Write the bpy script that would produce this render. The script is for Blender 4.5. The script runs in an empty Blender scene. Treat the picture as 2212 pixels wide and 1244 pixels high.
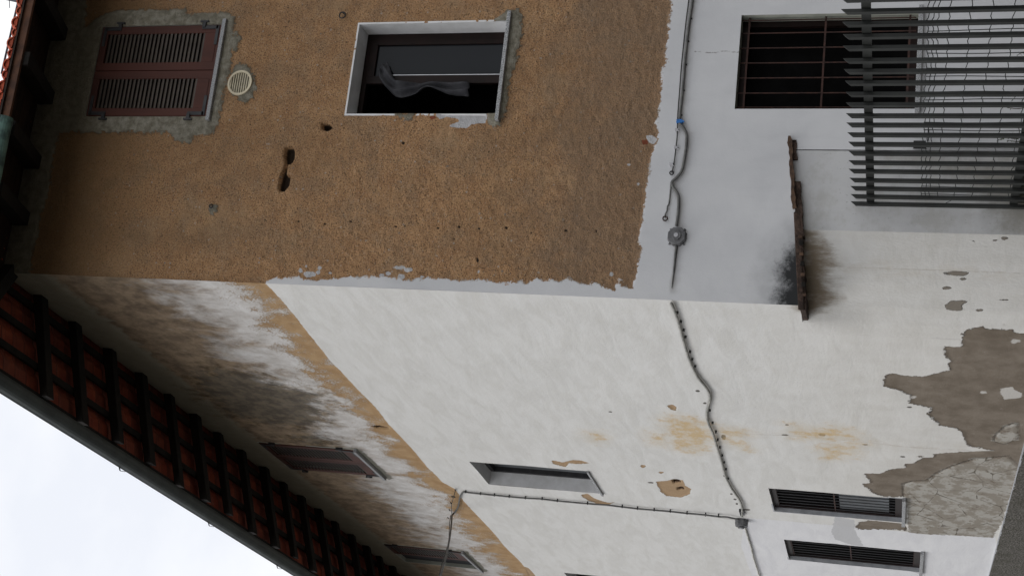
import bpy, math, random
import numpy as np
from mathutils import Vector, Matrix
random.seed(7); rng = np.random.default_rng(5)
sc = bpy.context.scene
col = sc.collection

# ------------------------------------------------------------------ camera (a hand camera held on its side, tilted up)
PITCH, ROLL, FPX, AX, AY = math.radians(16.8177), math.radians(2.2920), 2868.9, math.radians(14.2217), math.radians(114.802)
D = 12.5; ZC = 1.206                       # metres to the house corner, eye height
_cp, _sp = math.cos(PITCH), math.sin(PITCH)
_f = np.array([0, _cp, _sp]); _up = np.array([0, -_sp, _cp]); _rt = np.array([1., 0, 0])
_r = _rt*math.cos(ROLL) + _up*math.sin(ROLL); _u = -_rt*math.sin(ROLL) + _up*math.cos(ROLL)
_ca, _sa = math.cos(-AX), math.sin(-AX)
RW = np.array([[_ca, -_sa, 0], [_sa, _ca, 0], [0, 0, 1.]])
FW, UP, RT = RW@_f, RW@_u, RW@_r
CAM = np.array([-3.01801786, -12.13019242, ZC])
W = np.array([math.cos(AY-AX), math.sin(AY-AX), 0])        # direction of the side wall
NL = np.array([-W[1], W[0], 0])                            # its outward normal
if NL@(CAM) < 0: NL = -NL
cam_d = bpy.data.cameras.new('camera'); cam = bpy.data.objects.new('camera', cam_d); col.objects.link(cam)
cam_d.sensor_width = 36.0; cam_d.sensor_fit = 'HORIZONTAL'; cam_d.lens = FPX/2212*36.0
cam_d.clip_start = 0.05; cam_d.clip_end = 3000
X_, Y_, Z_ = -UP, RT, -FW
cam.matrix_world = Matrix(((X_[0], Y_[0], Z_[0], CAM[0]), (X_[1], Y_[1], Z_[1], CAM[1]), (X_[2], Y_[2], Z_[2], CAM[2]), (0, 0, 0, 1)))
sc.camera = cam

# ------------------------------------------------------------------ sky, sun, exposure
world = bpy.data.worlds.new('World'); sc.world = world; world.use_nodes = True
wn = world.node_tree; wn.nodes.clear()
SUN_EL, SUN_AZ = math.radians(50), math.radians(258)       # azimuth measured from +Y towards +X
def wnode(t, **k):
    n = wn.nodes.new(t)
    for a, b in k.items(): setattr(n, a, b)
    return n
sky = wnode('ShaderNodeTexSky', sky_type='NISHITA', sun_disc=False); sky.sun_elevation = SUN_EL; sky.sun_rotation = SUN_AZ
tc = wnode('ShaderNodeTexCoord'); mp = wnode('ShaderNodeMapping'); mp.inputs['Scale'].default_value = (1, 1, 1.6)
nz = wnode('ShaderNodeTexNoise'); nz.inputs['Scale'].default_value = 3.2; nz.inputs['Detail'].default_value = 6; nz.inputs['Roughness'].default_value = .52
rp = wnode('ShaderNodeValToRGB')
rp.color_ramp.elements[0].position = .33; rp.color_ramp.elements[0].color = (.93, .96, 1.03, 1)
rp.color_ramp.elements[1].position = .60; rp.color_ramp.elements[1].color = (1.16, 1.16, 1.16, 1)
ml = wnode('ShaderNodeMix', data_type='RGBA', blend_type='MULTIPLY'); ml.inputs[0].default_value = 1; ml.inputs[7].default_value = (10, 10, 10, 1)
mx = wnode('ShaderNodeMix', data_type='RGBA'); mx.inputs[0].default_value = .93
bg = wnode('ShaderNodeBackground'); bg.inputs['Strength'].default_value = .1
wo = wnode('ShaderNodeOutputWorld')
L_ = wn.links.new
L_(tc.outputs['Generated'], mp.inputs['Vector']); L_(mp.outputs[0], nz.inputs['Vector']); L_(nz.outputs[0], rp.inputs[0])
L_(rp.outputs[0], ml.inputs[6]); L_(sky.outputs[0], mx.inputs[6]); L_(ml.outputs[2], mx.inputs[7]); L_(mx.outputs[2], bg.inputs[0]); L_(bg.outputs[0], wo.inputs[0])
sun_d = bpy.data.lights.new('sun', 'SUN'); sun = bpy.data.objects.new('sun', sun_d); col.objects.link(sun)
sun_d.energy = 0.95; sun_d.angle = math.radians(25); sun_d.color = (1, .96, .9)
sdir = Vector((math.sin(SUN_AZ)*math.cos(SUN_EL), math.cos(SUN_AZ)*math.cos(SUN_EL), math.sin(SUN_EL)))
sun.rotation_euler = sdir.to_track_quat('Z', 'Y').to_euler()
sc.view_settings.view_transform = 'Standard'; sc.view_settings.look = 'None'; sc.view_settings.gamma = 1
sc.view_settings.exposure = 0.0

# ------------------------------------------------------------------ photo pixel -> point on a wall
def ray(x, y):
    u, v = 1244-y, x
    return RT*(u-622)/FPX - UP*(v-1106)/FPX + FW
def onp(x, y, P0, n):
    d = ray(x, y); return CAM + d*(((P0-CAM)@n)/(d@n))
O = np.zeros(3)
class Frame:
    def __init__(s, P0, e, n): s.P0, s.e, s.n = np.array(P0, float), e, n
    def P(s, e, o, z): return s.P0 + s.e*e + s.n*o + np.array([0, 0, z])
    def px(s, x, y, o=0.):
        h = onp(x, y, s.P0+s.n*o, s.n); return (h-s.P0)@s.e, h[2]
    def p3(s, x, y, o=0.):
        e, z = s.px(x, y, o); return s.P(e, o, z)
FR = Frame(O, np.array([1., 0, 0]), np.array([0., -1, 0]))
FL = Frame(O, W, NL)
FF = Frame((.987, 0, 0), W, np.array([-W[1], W[0], 0]) if (np.array([-W[1], W[0], 0])@CAM) > 0 else np.array([W[1], -W[0], 0]))   # the fence plane

# ------------------------------------------------------------------ node helper
class N:
    def __init__(s, name, rough=.85, spec=.3, metallic=0):
        s.m = bpy.data.materials.new(name); s.m.use_nodes = True; s.t = s.m.node_tree; s.t.nodes.clear()
        s.o = s.t.nodes.new('ShaderNodeOutputMaterial'); s.b = s.t.nodes.new('ShaderNodeBsdfPrincipled')
        s.b.inputs['Roughness'].default_value = rough; s.b.inputs['Specular IOR Level'].default_value = spec; s.b.inputs['Metallic'].default_value = metallic
        s.t.links.new(s.b.outputs[0], s.o.inputs[0]); s._v = None
    def n(s, t, **k):
        x = s.t.nodes.new(t)
        for a, b in k.items(): setattr(x, a, b)
        return x
    def put(s, inp, v):
        if isinstance(v, bpy.types.NodeSocket): s.t.links.new(v, inp)
        elif v is not None:
            if inp.type == 'RGBA' and len(v) == 3: v = (*v, 1)
            inp.default_value = v
    def attr(s, name, vec=False):
        a = s.n('ShaderNodeAttribute', attribute_name=name); return a.outputs['Vector'] if vec else a.outputs['Fac']
    def obj(s): return s.n('ShaderNodeTexCoord').outputs['Object']
    def map(s, v, scale=(1, 1, 1), rot=(0, 0, 0), loc=(0, 0, 0)):
        m = s.n('ShaderNodeMapping'); s.put(m.inputs['Vector'], v); m.inputs['Scale'].default_value = scale; m.inputs['Rotation'].default_value = rot; m.inputs['Location'].default_value = loc
        return m.outputs[0]
    def noise(s, v, scale, detail=4, rough=.55, dist=0):
        x = s.n('ShaderNodeTexNoise'); s.put(x.inputs['Vector'], v); x.inputs['Scale'].default_value = scale; x.inputs['Detail'].default_value = detail
        x.inputs['Roughness'].default_value = rough; x.inputs['Distortion'].default_value = dist; return x.outputs[0]
    def vor(s, v, scale, feature='F1', out='Distance', rnd=1):
        x = s.n('ShaderNodeTexVoronoi', feature=feature); s.put(x.inputs['Vector'], v); x.inputs['Scale'].default_value = scale; x.inputs['Randomness'].default_value = rnd
        return x.outputs[out]
    def mth(s, op, a, b=None, c=None, clamp=False):
        x = s.n('ShaderNodeMath', operation=op, use_clamp=clamp); s.put(x.inputs[0], a)
        if b is not None: s.put(x.inputs[1], b)
        if c is not None: s.put(x.inputs[2], c)
        return x.outputs[0]
    def step(s, v, lo, hi):
        x = s.n('ShaderNodeMapRange', interpolation_type='SMOOTHSTEP'); s.put(x.inputs[0], v); x.inputs[1].default_value = lo; x.inputs[2].default_value = hi; return x.outputs[0]
    def mix(s, f, a, b, mode='MIX'):
        x = s.n('ShaderNodeMix', data_type='RGBA', blend_type=mode); s.put(x.inputs[0], f); s.put(x.inputs[6], a); s.put(x.inputs[7], b); return x.outputs[2]
    def color(s, c): s.put(s.b.inputs['Base Color'], c)
    def bump(s, h, dist=.01, strength=1.0):
        x = s.n('ShaderNodeBump'); x.inputs['Strength'].default_value = strength; x.inputs['Distance'].default_value = dist
        s.put(x.inputs['Height'], h); s.put(x.inputs['Normal'], s._v); s._v = x.outputs[0]; s.put(s.b.inputs['Normal'], s._v)

def simple(name, a, b=None, rough=.7, scale=8, metallic=0, spec=.3, bump=0., bscale=60, stretch=(1, 1, 1), lo=.35, hi=.65):
    m = N(name, rough, spec, metallic); v = m.map(m.obj(), stretch)
    b = b or tuple(x*.6 for x in a)
    m.color(m.mix(m.step(m.noise(v, scale, 6, .6), lo, hi), b, a))
    if bump: m.bump(m.noise(v, bscale, 4), bump)
    return m.m
M = {}
M['reveal'] = simple('reveal_paint', (.72, .72, .73), (.62, .62, .62), .9, 5, bump=.002)
M['reveal_grey'] = simple('reveal_paint_grey', (.42, .43, .45), (.30, .31, .33), .9, 5, bump=.002)
M['reveal_green'] = simple('reveal_paint_greenish', (.40, .41, .36), (.30, .31, .27), .9, 4, bump=.002)
M['shutter'] = simple('brown_shutter_paint', (.078, .026, .018), (.050, .018, .013), .6, 3, spec=.25, stretch=(1, 1, .2))
M['slat'] = simple('shutter_slat_paint', (.066, .050, .038), (.044, .032, .024), .5, 5, spec=.4)
M['iron'] = simple('dark_iron', (.035, .034, .036), (.02, .02, .022), .55, 12, spec=.4)
M['rust'] = simple('rusty_bar', (.055, .026, .020), (.028, .015, .013), .8, 15)
M['frame'] = simple('dark_window_frame', (.016, .008, .007), (.010, .006, .005), .5, 4, spec=.15)
M['chrome'] = simple('metal_strip', (.6, .6, .62), (.5, .5, .52), .35, 5, metallic=.8)
M['dark'] = simple('dark_interior', (.03, .03, .032), (.02, .02, .022), .95, 2)
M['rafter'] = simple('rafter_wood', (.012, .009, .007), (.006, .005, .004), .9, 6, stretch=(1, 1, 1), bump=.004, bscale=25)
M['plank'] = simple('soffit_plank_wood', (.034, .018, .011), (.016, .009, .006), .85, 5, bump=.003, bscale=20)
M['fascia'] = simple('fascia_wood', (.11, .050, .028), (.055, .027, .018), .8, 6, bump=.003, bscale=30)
M['copper'] = simple('green_copper', (.13, .23, .20), (.05, .085, .08), .7, 5, spec=.3, bump=.002, bscale=30, lo=.4, hi=.6)
M['zinc'] = simple('dark_gutter_zinc', (.060, .070, .068), (.045, .052, .052), .6, 4, metallic=.1)
M['cable_light'] = simple('light_grey_cable', (.34, .33, .30), (.20, .20, .185), .65, 10)
M['cable'] = simple('grey_cable', (.14, .14, .135), (.08, .08, .078), .6, 12)
M['cable_dark'] = simple('dark_cable', (.055, .055, .05), (.035, .035, .032), .6, 12)
M['cable_white'] = simple('painted_cable', (.55, .54, .50), (.35, .34, .30), .7, 9)
M['clip'] = simple('cable_clip', (.02, .02, .02), None, .6)
M['blue'] = simple('blue_tape', (.03, .16, .45), (.02, .12, .35), .5)
M['box'] = simple('junction_box_grey', (.15, .15, .155), (.09, .09, .095), .7, 20, bump=.002)
M['boxlite'] = simple('junction_box_cap', (.40, .40, .42), (.33, .33, .35), .6)
M['vent'] = simple('cream_plastic', (.62, .55, .40), (.50, .44, .32), .55, 6)
M['fence'] = simple('dark_grey_fence_paint', (.030, .032, .030), (.021, .022, .021), .6, 4, spec=.25)
M['wire'] = simple('dark_wire', (.03, .035, .032), None, .6)
M['pipe'] = simple('grey_pipe', (.22, .22, .21), (.15, .15, .14), .6, 8)
M['cloth'] = simple('grey_cloth', (.066, .066, .072), (.035, .035, .040), .9, 6, bump=.004, bscale=30)
M['leaf'] = simple('creeper_leaf', (.06, .085, .03), (.04, .055, .02), .6)
M['stem'] = simple('creeper_stem', (.05, .038, .025), None, .8)
M['alum'] = simple('antenna_metal', (.10, .10, .12), None, .5, metallic=.5)
M['mosswall'] = simple('mossy_low_wall', (.055, .052, .038), (.03, .03, .022), .95, 12, bump=.01)
M['sheet'] = simple('light_grey_sheet', (.12, .13, .14), (.085, .09, .095), .6, 3)
def mat_granite():
    m = N('speckled_granite', .6); v = m.obj(); n = m.noise(v, 160, 2, .7); c = m.mix(m.step(n, .42, .58), (.10, .10, .105), (.46, .47, .48)); m.color(c); return m.m
M['granite'] = mat_granite()
M['void'] = simple('dark_void', (.006, .006, .006), None, 1.0, 3, spec=0.)
def mat_tile(name, dark=1.0):
    m = N(name, .85); v = m.obj()
    c = m.mix(m.step(m.noise(v, 4.2, 5, .65), .35, .65), (.34*dark, .058*dark, .030*dark), (.46*dark, .105*dark, .05*dark))
    x = m.vor(v, 4.5, out='Color'); h = m.mth('MULTIPLY', m.n('ShaderNodeSeparateColor').outputs[0], 1)
    sep = m.n('ShaderNodeSeparateColor'); m.put(sep.inputs[0], x)
    c = m.mix(m.mth('MULTIPLY', sep.outputs[0], .45), c, (.16*dark, .045*dark, .03*dark))
    c = m.mix(m.step(m.noise(m.map(v, (1, 1, 1), loc=(3, 1, 2)), 7, 6, .7), .62, .72), c, (.42*dark, .34*dark, .28*dark))
    if name == 'terracotta_tile':
        dp = m.n('ShaderNodeVectorMath', operation='DOT_PRODUCT'); m.put(dp.inputs[0], v); dp.inputs[1].default_value = tuple(W); e = m.mth('DIVIDE', dp.outputs['Value'], .22)
        da = m.n('ShaderNodeVectorMath', operation='DOT_PRODUCT'); m.put(da.inputs[0], v); da.inputs[1].default_value = tuple(-NL); a = m.mth('DIVIDE', m.mth('ADD', da.outputs['Value'], 1.30), .36)
        cb = m.n('ShaderNodeCombineXYZ'); m.put(cb.inputs[0], m.mth('FLOOR', e)); m.put(cb.inputs[1], m.mth('FLOOR', a)); wn_ = m.n('ShaderNodeTexWhiteNoise', noise_dimensions='2D'); m.put(wn_.inputs['Vector'], cb.outputs[0])
        c = m.mix(m.mth('MULTIPLY', m.step(wn_.outputs[0], .2, 1.), .6), c, (.15, .045, .03)); fr = m.mth('FRACT', e)
        g1 = m.step(m.mth('ABSOLUTE', m.mth('SUBTRACT', fr, .5)), .44, .49); c = m.mix(m.mth('MULTIPLY', g1, .8), c, (.05, .02, .015)); g2 = m.step(m.mth('ABSOLUTE', m.mth('SUBTRACT', fr, .5)), .05, .02); c = m.mix(m.mth('MULTIPLY', g2, .35), c, (.08, .03, .02))
    m.color(c); m.bump(m.noise(v, 40, 4), .004); return m.m
M['tile'] = mat_tile('terracotta_tile', .62)
M['tile_end'] = mat_tile('terracotta_tile_end', 1.25)
def mat_lintel():
    m = N('rotten_brown_lintel', .95); v = m.obj()
    c = m.mix(m.step(m.noise(v, 14, 6, .7), .38, .62), (.036, .024, .019), (.080, .052, .040)); c = m.mix(m.step(m.noise(v, 60, 3), .60, .70), c, (.02, .014, .012))
    m.color(c); m.bump(m.noise(v, 30, 6, .7), .03); return m.m
M['lintel'] = mat_lintel()
M['rustplate'] = simple('rusty_plank', (.10, .060, .038), (.045, .028, .020), .9, 18, bump=.004)

# ------------------------------------------------------------------ mesh builder
class MB:
    def __init__(s): s.v, s.f = [], []
    def box8(s, pts):
        k = len(s.v); s.v += [tuple(p) for p in pts]
        s.f += [tuple(k+i for i in q) for q in ((0, 3, 2, 1), (4, 5, 6, 7), (0, 1, 5, 4), (1, 2, 6, 5), (2, 3, 7, 6), (3, 0, 4, 7))]
    def box(s, F, e0, e1, o0, o1, z0, z1):
        s.box8([F.P(e0, o0, z0), F.P(e1, o0, z0), F.P(e1, o1, z0), F.P(e0, o1, z0), F.P(e0, o0, z1), F.P(e1, o0, z1), F.P(e1, o1, z1), F.P(e0, o1, z1)])
    def bar(s, a, b, w, h, up=(0, 0, 1)):
        a, b = np.array(a, float), np.array(b, float); d = b-a; d /= np.linalg.norm(d); x = np.cross(d, up); x /= np.linalg.norm(x); y = np.cross(x, d)
        x = x*w/2; y = y*h/2
        s.box8([a-x-y, a+x-y, a+x+y, a-x+y, b-x-y, b+x-y, b+x+y, b-x+y])
    def tube(s, pts, r, seg=8, cap=True):
        pts = [np.array(p, float) for p in pts]; n = len(pts); rr = r if hasattr(r, '__len__') else [r]*n
        k = len(s.v); px = None
        for i, p in enumerate(pts):
            d = pts[min(i+1, n-1)] - pts[max(i-1, 0)]; d /= (np.linalg.norm(d)+1e-12)
            if px is None: px = np.cross(d, (0, 0, 1) if abs(d[2]) < .9 else (1, 0, 0))
            px = px - d*(px@d); px /= np.linalg.norm(px); py = np.cross(d, px)
            for j in range(seg):
                a = 2*math.pi*j/seg; s.v.append(tuple(p + (px*math.cos(a)+py*math.sin(a))*rr[i]))
        for i in range(n-1):
            for j in range(seg):
                a, b = k+i*seg+j, k+i*seg+(j+1) % seg; s.f.append((a, b, b+seg, a+seg))
        if cap: s.f.append(tuple(k+j for j in range(seg))[::-1]); s.f.append(tuple(k+(n-1)*seg+j for j in range(seg)))
    def prism(s, A, B):
        k = len(s.v); n = len(A); s.v += [tuple(p) for p in A] + [tuple(p) for p in B]
        s.f.append(tuple(range(k+n-1, k-1, -1))); s.f.append(tuple(range(k+n, k+2*n)))
        for i in range(n): j = (i+1) % n; s.f.append((k+i, k+j, k+n+j, k+n+i))
    def build(s, name, m, parent=None, smooth=False, bevel=0, fix=True):
        me = bpy.data.meshes.new(name); me.from_pydata([tuple(map(float, v)) for v in s.v], [], s.f); me.materials.append(m)
        if fix:
            import bmesh
            bm = bmesh.new(); bm.from_mesh(me); bmesh.ops.recalc_face_normals(bm, faces=bm.faces); bm.to_mesh(me); bm.free()
        if smooth: me.polygons.foreach_set('use_smooth', [True]*len(me.polygons))
        o = bpy.data.objects.new(name, me); col.objects.link(o)
        if bevel:
            b = o.modifiers.new('bevel', 'BEVEL'); b.width = bevel; b.segments = 2; b.limit_method = 'ANGLE'
        if parent is not None: o.parent = parent; o.matrix_parent_inverse = parent.matrix_world.inverted()
        return o
def tag(o, label, cat, group=None):
    o['label'] = label; o['category'] = cat
    if group: o['group'] = group
    return o
def thing(name, label, cat, loc=(0, 0, 0), group=None):
    o = bpy.data.objects.new(name, None); o.location = tuple(map(float, loc)); o.empty_display_size = .2; col.objects.link(o)
    o.matrix_world = Matrix.Translation(o.location)
    return tag(o, label, cat, group)
def struct(o): o['kind'] = 'structure'; return o
def smooth_path(pts, n=6):
    pts = [np.array(p, float) for p in pts]; out = []
    for i in range(len(pts)-1):
        p0, p1, p2, p3 = pts[max(i-1, 0)], pts[i], pts[i+1], pts[min(i+2, len(pts)-1)]
        for k in range(n):
            t = k/n; out.append(.5*((2*p1)+(-p0+p2)*t+(2*p0-5*p1+4*p2-p3)*t*t+(-p0+3*p1-3*p2+p3)*t**3))
    out.append(pts[-1]); return out

# ------------------------------------------------------------------ numpy noise / signed distance
def vnoise(x, y, seed=0):
    xi, yi = np.floor(x).astype(np.int64), np.floor(y).astype(np.int64); xf, yf = x-xi, y-yi
    def h(a, b):
        n = (a*374761393 + b*668265263 + seed*1442695041) & 0xffffffff; n = ((n ^ (n >> 13))*1274126177) & 0xffffffff; return ((n ^ (n >> 16)) & 0xffff)/65535.
    u, v = xf*xf*(3-2*xf), yf*yf*(3-2*yf)
    return (h(xi, yi)*(1-u)+h(xi+1, yi)*u)*(1-v) + (h(xi, yi+1)*(1-u)+h(xi+1, yi+1)*u)*v
def fbm(x, y, oct=4, seed=0):
    a, s, t = 1., 0., 0.
    for i in range(oct): s = s+a*(vnoise(x*2**i, y*2**i, seed+i)-.5); t += a; a *= .55
    return s/t
def sdf(P, poly):
    P = P; poly = np.array(poly, float); out = np.full(len(P), -.6); lo, hi = poly.min(0)-.6, poly.max(0)+.6
    idx = np.where((P[:, 0] > lo[0]) & (P[:, 0] < hi[0]) & (P[:, 1] > lo[1]) & (P[:, 1] < hi[1]))[0]
    if not len(idx): return out
    Q = P[idx]; best = np.full(len(Q), 1e9); ins = np.zeros(len(Q), bool)
    for i in range(len(poly)):
        a, b = poly[i], poly[(i+1) % len(poly)]; ab = b-a; l = ab@ab+1e-12
        t = np.clip(((Q-a)@ab)/l, 0, 1); d = Q-(a+t[:, None]*ab); best = np.minimum(best, (d*d).sum(1))
        c = (a[1] > Q[:, 1]) != (b[1] > Q[:, 1])
        with np.errstate(divide='ignore', invalid='ignore'): xx = (b[0]-a[0])*(Q[:, 1]-a[1])/(b[1]-a[1])+a[0]
        ins ^= c & (Q[:, 0] < xx)
    best = np.sqrt(best); out[idx] = np.clip(np.where(ins, best, -best), -.6, .6); return out
def usdf(P, polys):
    o = np.full(len(P), -.6)
    for p in polys: o = np.maximum(o, sdf(P, p))
    return o
def pathd(P, px, F, lo=.5):
    Q = np.array([F.px(*p) for p in px]); b = np.full(len(P), 1e9)
    for i in range(len(Q)-1):
        a, c = Q[i], Q[i+1]; ab = c-a; t = np.clip(((P-a)@ab)/(ab@ab), 0, 1); d = P-(a+t[:, None]*ab)
        d[:, 1] = np.where(d[:, 1] > 0, d[:, 1]*2.5, d[:, 1]); b = np.minimum(b, (d*d).sum(1))
    return -np.minimum(np.sqrt(b), lo)
def R_(px): return [FR.px(*p) for p in px]
def Lp(px): return [FL.px(*p) for p in px]
def circ(x, y, rx, ry=None, n=12): ry = ry or rx; return [(x+rx*math.cos(2*math.pi*i/n)*(1+.18*math.sin(i*2.3)), y+ry*math.sin(2*math.pi*i/n)*(1+.18*math.cos(i*1.7))) for i in range(n)]

def lines(a, b, step, cuts):
    L = list(np.linspace(a, b, int(round((b-a)/step))+1)); cuts = sorted(set(round(c, 4) for c in cuts if a < c < b))
    L = [x for x in L if all(abs(x-c) > step*.45 for c in cuts)] + list(set(cuts))
    return np.array(sorted(L))
def grid_wall(name, F, es, zs, holes, cut, attribs, disp, mat, parent, tex=None):
    E, Z = np.meshgrid(es, zs, indexing='ij'); ne, nz_ = E.shape
    P2 = np.stack([E.ravel(), Z.ravel()], 1)
    T2 = tex(P2) if tex is not None else P2
    A = attribs(T2)
    off = disp(T2, A)
    if callable(F): V = F(P2, off)
    else: V = F.P0[None]+F.e[None]*P2[:, :1]+F.n[None]*off[:, None]+np.array([0, 0, 1.])[None]*P2[:, 1:]
    ce = (es[:-1]+es[1:])/2; cz = (zs[:-1]+zs[1:])/2; CE, CZ = np.meshgrid(ce, cz, indexing='ij'); keep = np.ones(CE.shape, bool)
    for h in holes: keep &= ~((CE > h[0]) & (CE < h[1]) & (CZ > h[2]) & (CZ < h[3]))
    if cut: keep &= cut(CE, CZ)
    i, j = np.where(keep); a = i*nz_+j; fs = np.stack([a, a+nz_, a+nz_+1, a+1], 1)
    me = bpy.data.meshes.new(name); me.vertices.add(len(V)); me.vertices.foreach_set('co', V.astype(np.float32).ravel())
    me.loops.add(fs.size); me.loops.foreach_set('vertex_index', fs.astype(np.int32).ravel()); me.polygons.add(len(fs))
    me.polygons.foreach_set('loop_start', np.arange(0, fs.size, 4, dtype=np.int32)); me.polygons.foreach_set('loop_total', np.full(len(fs), 4, np.int32))
    me.polygons.foreach_set('use_smooth', np.ones(len(fs), bool)); me.update(calc_edges=True)
    for k, v in A.items(): at = me.attributes.new(k, 'FLOAT', 'POINT'); at.data.foreach_set('value', v.astype(np.float32))
    at = me.attributes.new('wp', 'FLOAT_VECTOR', 'POINT'); at.data.foreach_set('vector', np.stack([T2[:, 0], np.zeros(len(T2)), T2[:, 1]], 1).astype(np.float32).ravel())
    me.materials.append(mat); o = bpy.data.objects.new(name, me); col.objects.link(o); o.parent = parent
    return o

# ------------------------------------------------------------------ wall outlines, read off the photo and turned into metres
OCHRE = R_([(1449, -120), (1449, 0), (1452, 15), (1446, 40), (1444, 85), (1437, 110), (1440, 135), (1430, 150), (1431, 175), (1427, 205), (1424, 240), (1417, 262), (1420, 290), (1421, 303), (1408, 335), (1404, 350), (1401, 380), (1396, 410), (1392, 450), (1385, 490), (1380, 520), (1386, 540), (1378, 570), (1375, 600), (1365, 622), (1345, 618), (1337, 600), (1328, 628), (1310, 620), (1290, 612), (1280, 612), (1265, 615), (1240, 608), (1225, 600), (1210, 610), (1195, 603), (1175, 608), (1160, 600), (1140, 612), (1110, 606), (1090, 613), (1060, 607), (1040, 603), (1010, 607), (990, 605), (960, 603), (930, 600), (900, 602), (880, 606), (860, 600), (830, 598), (800, 597), (780, 596), (750, 599), (725, 603), (700, 604), (680, 607), (660, 603), (640, 598), (620, 600), (600, 601), (575, 606)])
OCHRE += [(-.3, OCHRE[-1][1]), (-.3, 11.5), (4, 11.5)]
MORTAR = [R_([(190, -90), (183, 60), (210, 40), (219, 34), (253, 22), (402, 20), (405, 32), (483, 25), (506, 37), (505, 78), (500, 135), (483, 202), (479, 236), (466, 280), (452, 294), (419, 294), (405, 311), (378, 304), (368, 287), (280, 285), (202, 287), (150, 285), (128, 290), (115, 338), (105, 420), (96, 444), (78, 511), (71, 548), (66, 605)]) + [(-.3, 10.5), (-.3, 11.5), (3.8, 11.5)],
          R_([(503, 150), (512, 138), (535, 140), (550, 165), (553, 190), (545, 212), (530, 225), (515, 215), (500, 200), (497, 175)]),
          R_([(1073, 37), (1094, 24), (1121, 18), (1129, 50), (1127, 78), (1121, 101), (1114, 142), (1100, 176), (1097, 216), (1094, 236), (1080, 269), (1070, 275), (1057, 267), (1050, 244), (1060, 60)]),
          R_([(854, 244), (857, 251), (875, 256), (885, 262), (890, 252), (899, 244)]), R_([(508, 68), (520, 80), (512, 108), (500, 118), (500, 88)]),
          R_(circ(461, 452, 9, 11))]
WHITEP = [R_([(942, 243), (942, 249), (949, 257), (966, 252), (989, 257), (992, 262), (969, 272), (979, 275), (1009, 275), (1020, 267), (1047, 265), (1053, 250), (1050, 243)]),
          R_([(1396, 292), (1410, 293), (1419, 300), (1412, 312), (1400, 306)])] + \
         [R_(circ(*c)) for c in ((648, 584, 4, 6), (668, 592, 13, 6), (690, 578, 4, 3), (686, 588, 4, 3), (713, 589, 3, 2), (824, 594, 5, 4), (862, 577, 12, 4), (880, 583, 10, 4), (866, 597, 7, 6), (838, 590, 5, 4), (911, 597, 4, 3), (1033, 586, 3, 4), (1320, 592, 3, 4), (660, 575, 2, 2), (797, 583, 2, 2), (1378, 398, 2.5, 3), (1359, 355, 3, 2))]
HOLES = [R_([(617, 320), (629, 318), (633, 330), (631, 345), (626, 351), (618, 352), (613, 365), (606, 380), (601, 405), (604, 411), (612, 410), (620, 398), (624, 382), (623, 380), (616, 380), (614, 372), (619, 355), (614, 340), (615, 326)]),
         R_([(617, 322), (630, 320), (631, 345), (624, 351), (615, 350)]), R_([(606, 382), (623, 382), (620, 400), (610, 410), (602, 408)]),
         R_([(696, 268), (708, 268), (714, 274), (706, 280), (696, 277)])]
HOLES2 = [R_(circ(c[0], c[1]+((i*7) % 5-2)*1.2, c[2]*(.55+.12*((i*5) % 4)), (c[3] if len(c) > 3 else c[2])*.7, n=7)) for i, c in enumerate(((480, 482, 2.6), (643, 477, 3), (701, 481, 3), (757, 479, 2.5), (805, 484, 3), (854, 491, 3.5), (874, 488, 3), (945, 490, 3), (991, 491, 4), (1034, 492, 3.5), (1093, 494, 4), (571, 474, 2.5), (1148, 500, 3), (980, 517, 3), (1031, 560, 3, 8), (1222, 500, 3.5), (1287, 498, 2.6, 5), (1357, 507, 6, 2), (870, 310, 4), (815, 327, 2), (1056, 330, 3), (1200, 435, 3), (900, 260, 2)))]
BRICKS = [R_([(1386, 302), (1398, 301), (1400, 311), (1388, 313)]), R_(circ(934, 254, 7, 4))]
MOULD = [R_([(1735, 540), (1715, 555), (1700, 590), (1712, 615), (1692, 640), (1700, 664), (1745, 668), (1745, 540)])]
GRIME = [R_([(2120, 345), (2060, 350), (1990, 333), (1900, 331), (1870, 340), (2000, 360), (2080, 400), (2130, 440), (2160, 505), (2400, 540), (2400, 330)])]
BAND = Lp([(573, 612), (614, 656), (641, 690), (675, 731), (715, 781), (751, 818), (785, 854), (812, 881), (836, 912), (863, 939), (894, 973), (921, 1007), (955, 1041), (983, 1055), (1000, 1079), (1027, 1109), (1061, 1144), (1088, 1178), (1126, 1215), (1150, 1244)])
BAND = [(-.6, BAND[0][1])] + BAND + [(14.5, 7.7), (19, 7.8), (19, 11.6), (-.6, 11.6)]
CEMENT = [Lp([(2250, 724), (2192, 719), (2187, 712), (2133, 711), (2122, 706), (2102, 709), (2085, 714), (2080, 722), (2078, 751), (2041, 751), (2038, 756), (2046, 773), (2053, 781), (2048, 791), (2053, 801), (2031, 806), (1991, 815), (1950, 813), (1930, 807), (1915, 810), (1910, 820), (1908, 833), (1940, 842), (1952, 850), (1968, 854), (1964, 871), (2012, 883), (2005, 896), (2029, 919), (2063, 925), (2080, 934), (2090, 963), (2145, 975), (2077, 977), (2019, 980), (2017, 987), (1992, 988), (1975, 1000), (1956, 1002), (1954, 1011), (1927, 1014), (1900, 1024), (1866, 1024), (1883, 1043), (1864, 1045), (1883, 1063), (1906, 1072), (1957, 1075), (1960, 1100), (1962, 1150), (1998, 1154), (2060, 1157), (2143, 1162), (2166, 1127), (2196, 1024), (2240, 930), (2300, 860)]),
          Lp([(1848, 1140), (1856, 1128), (1880, 1124), (1925, 1128), (1955, 1131), (1962, 1146), (1930, 1143), (1890, 1143), (1855, 1144)])]
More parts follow.
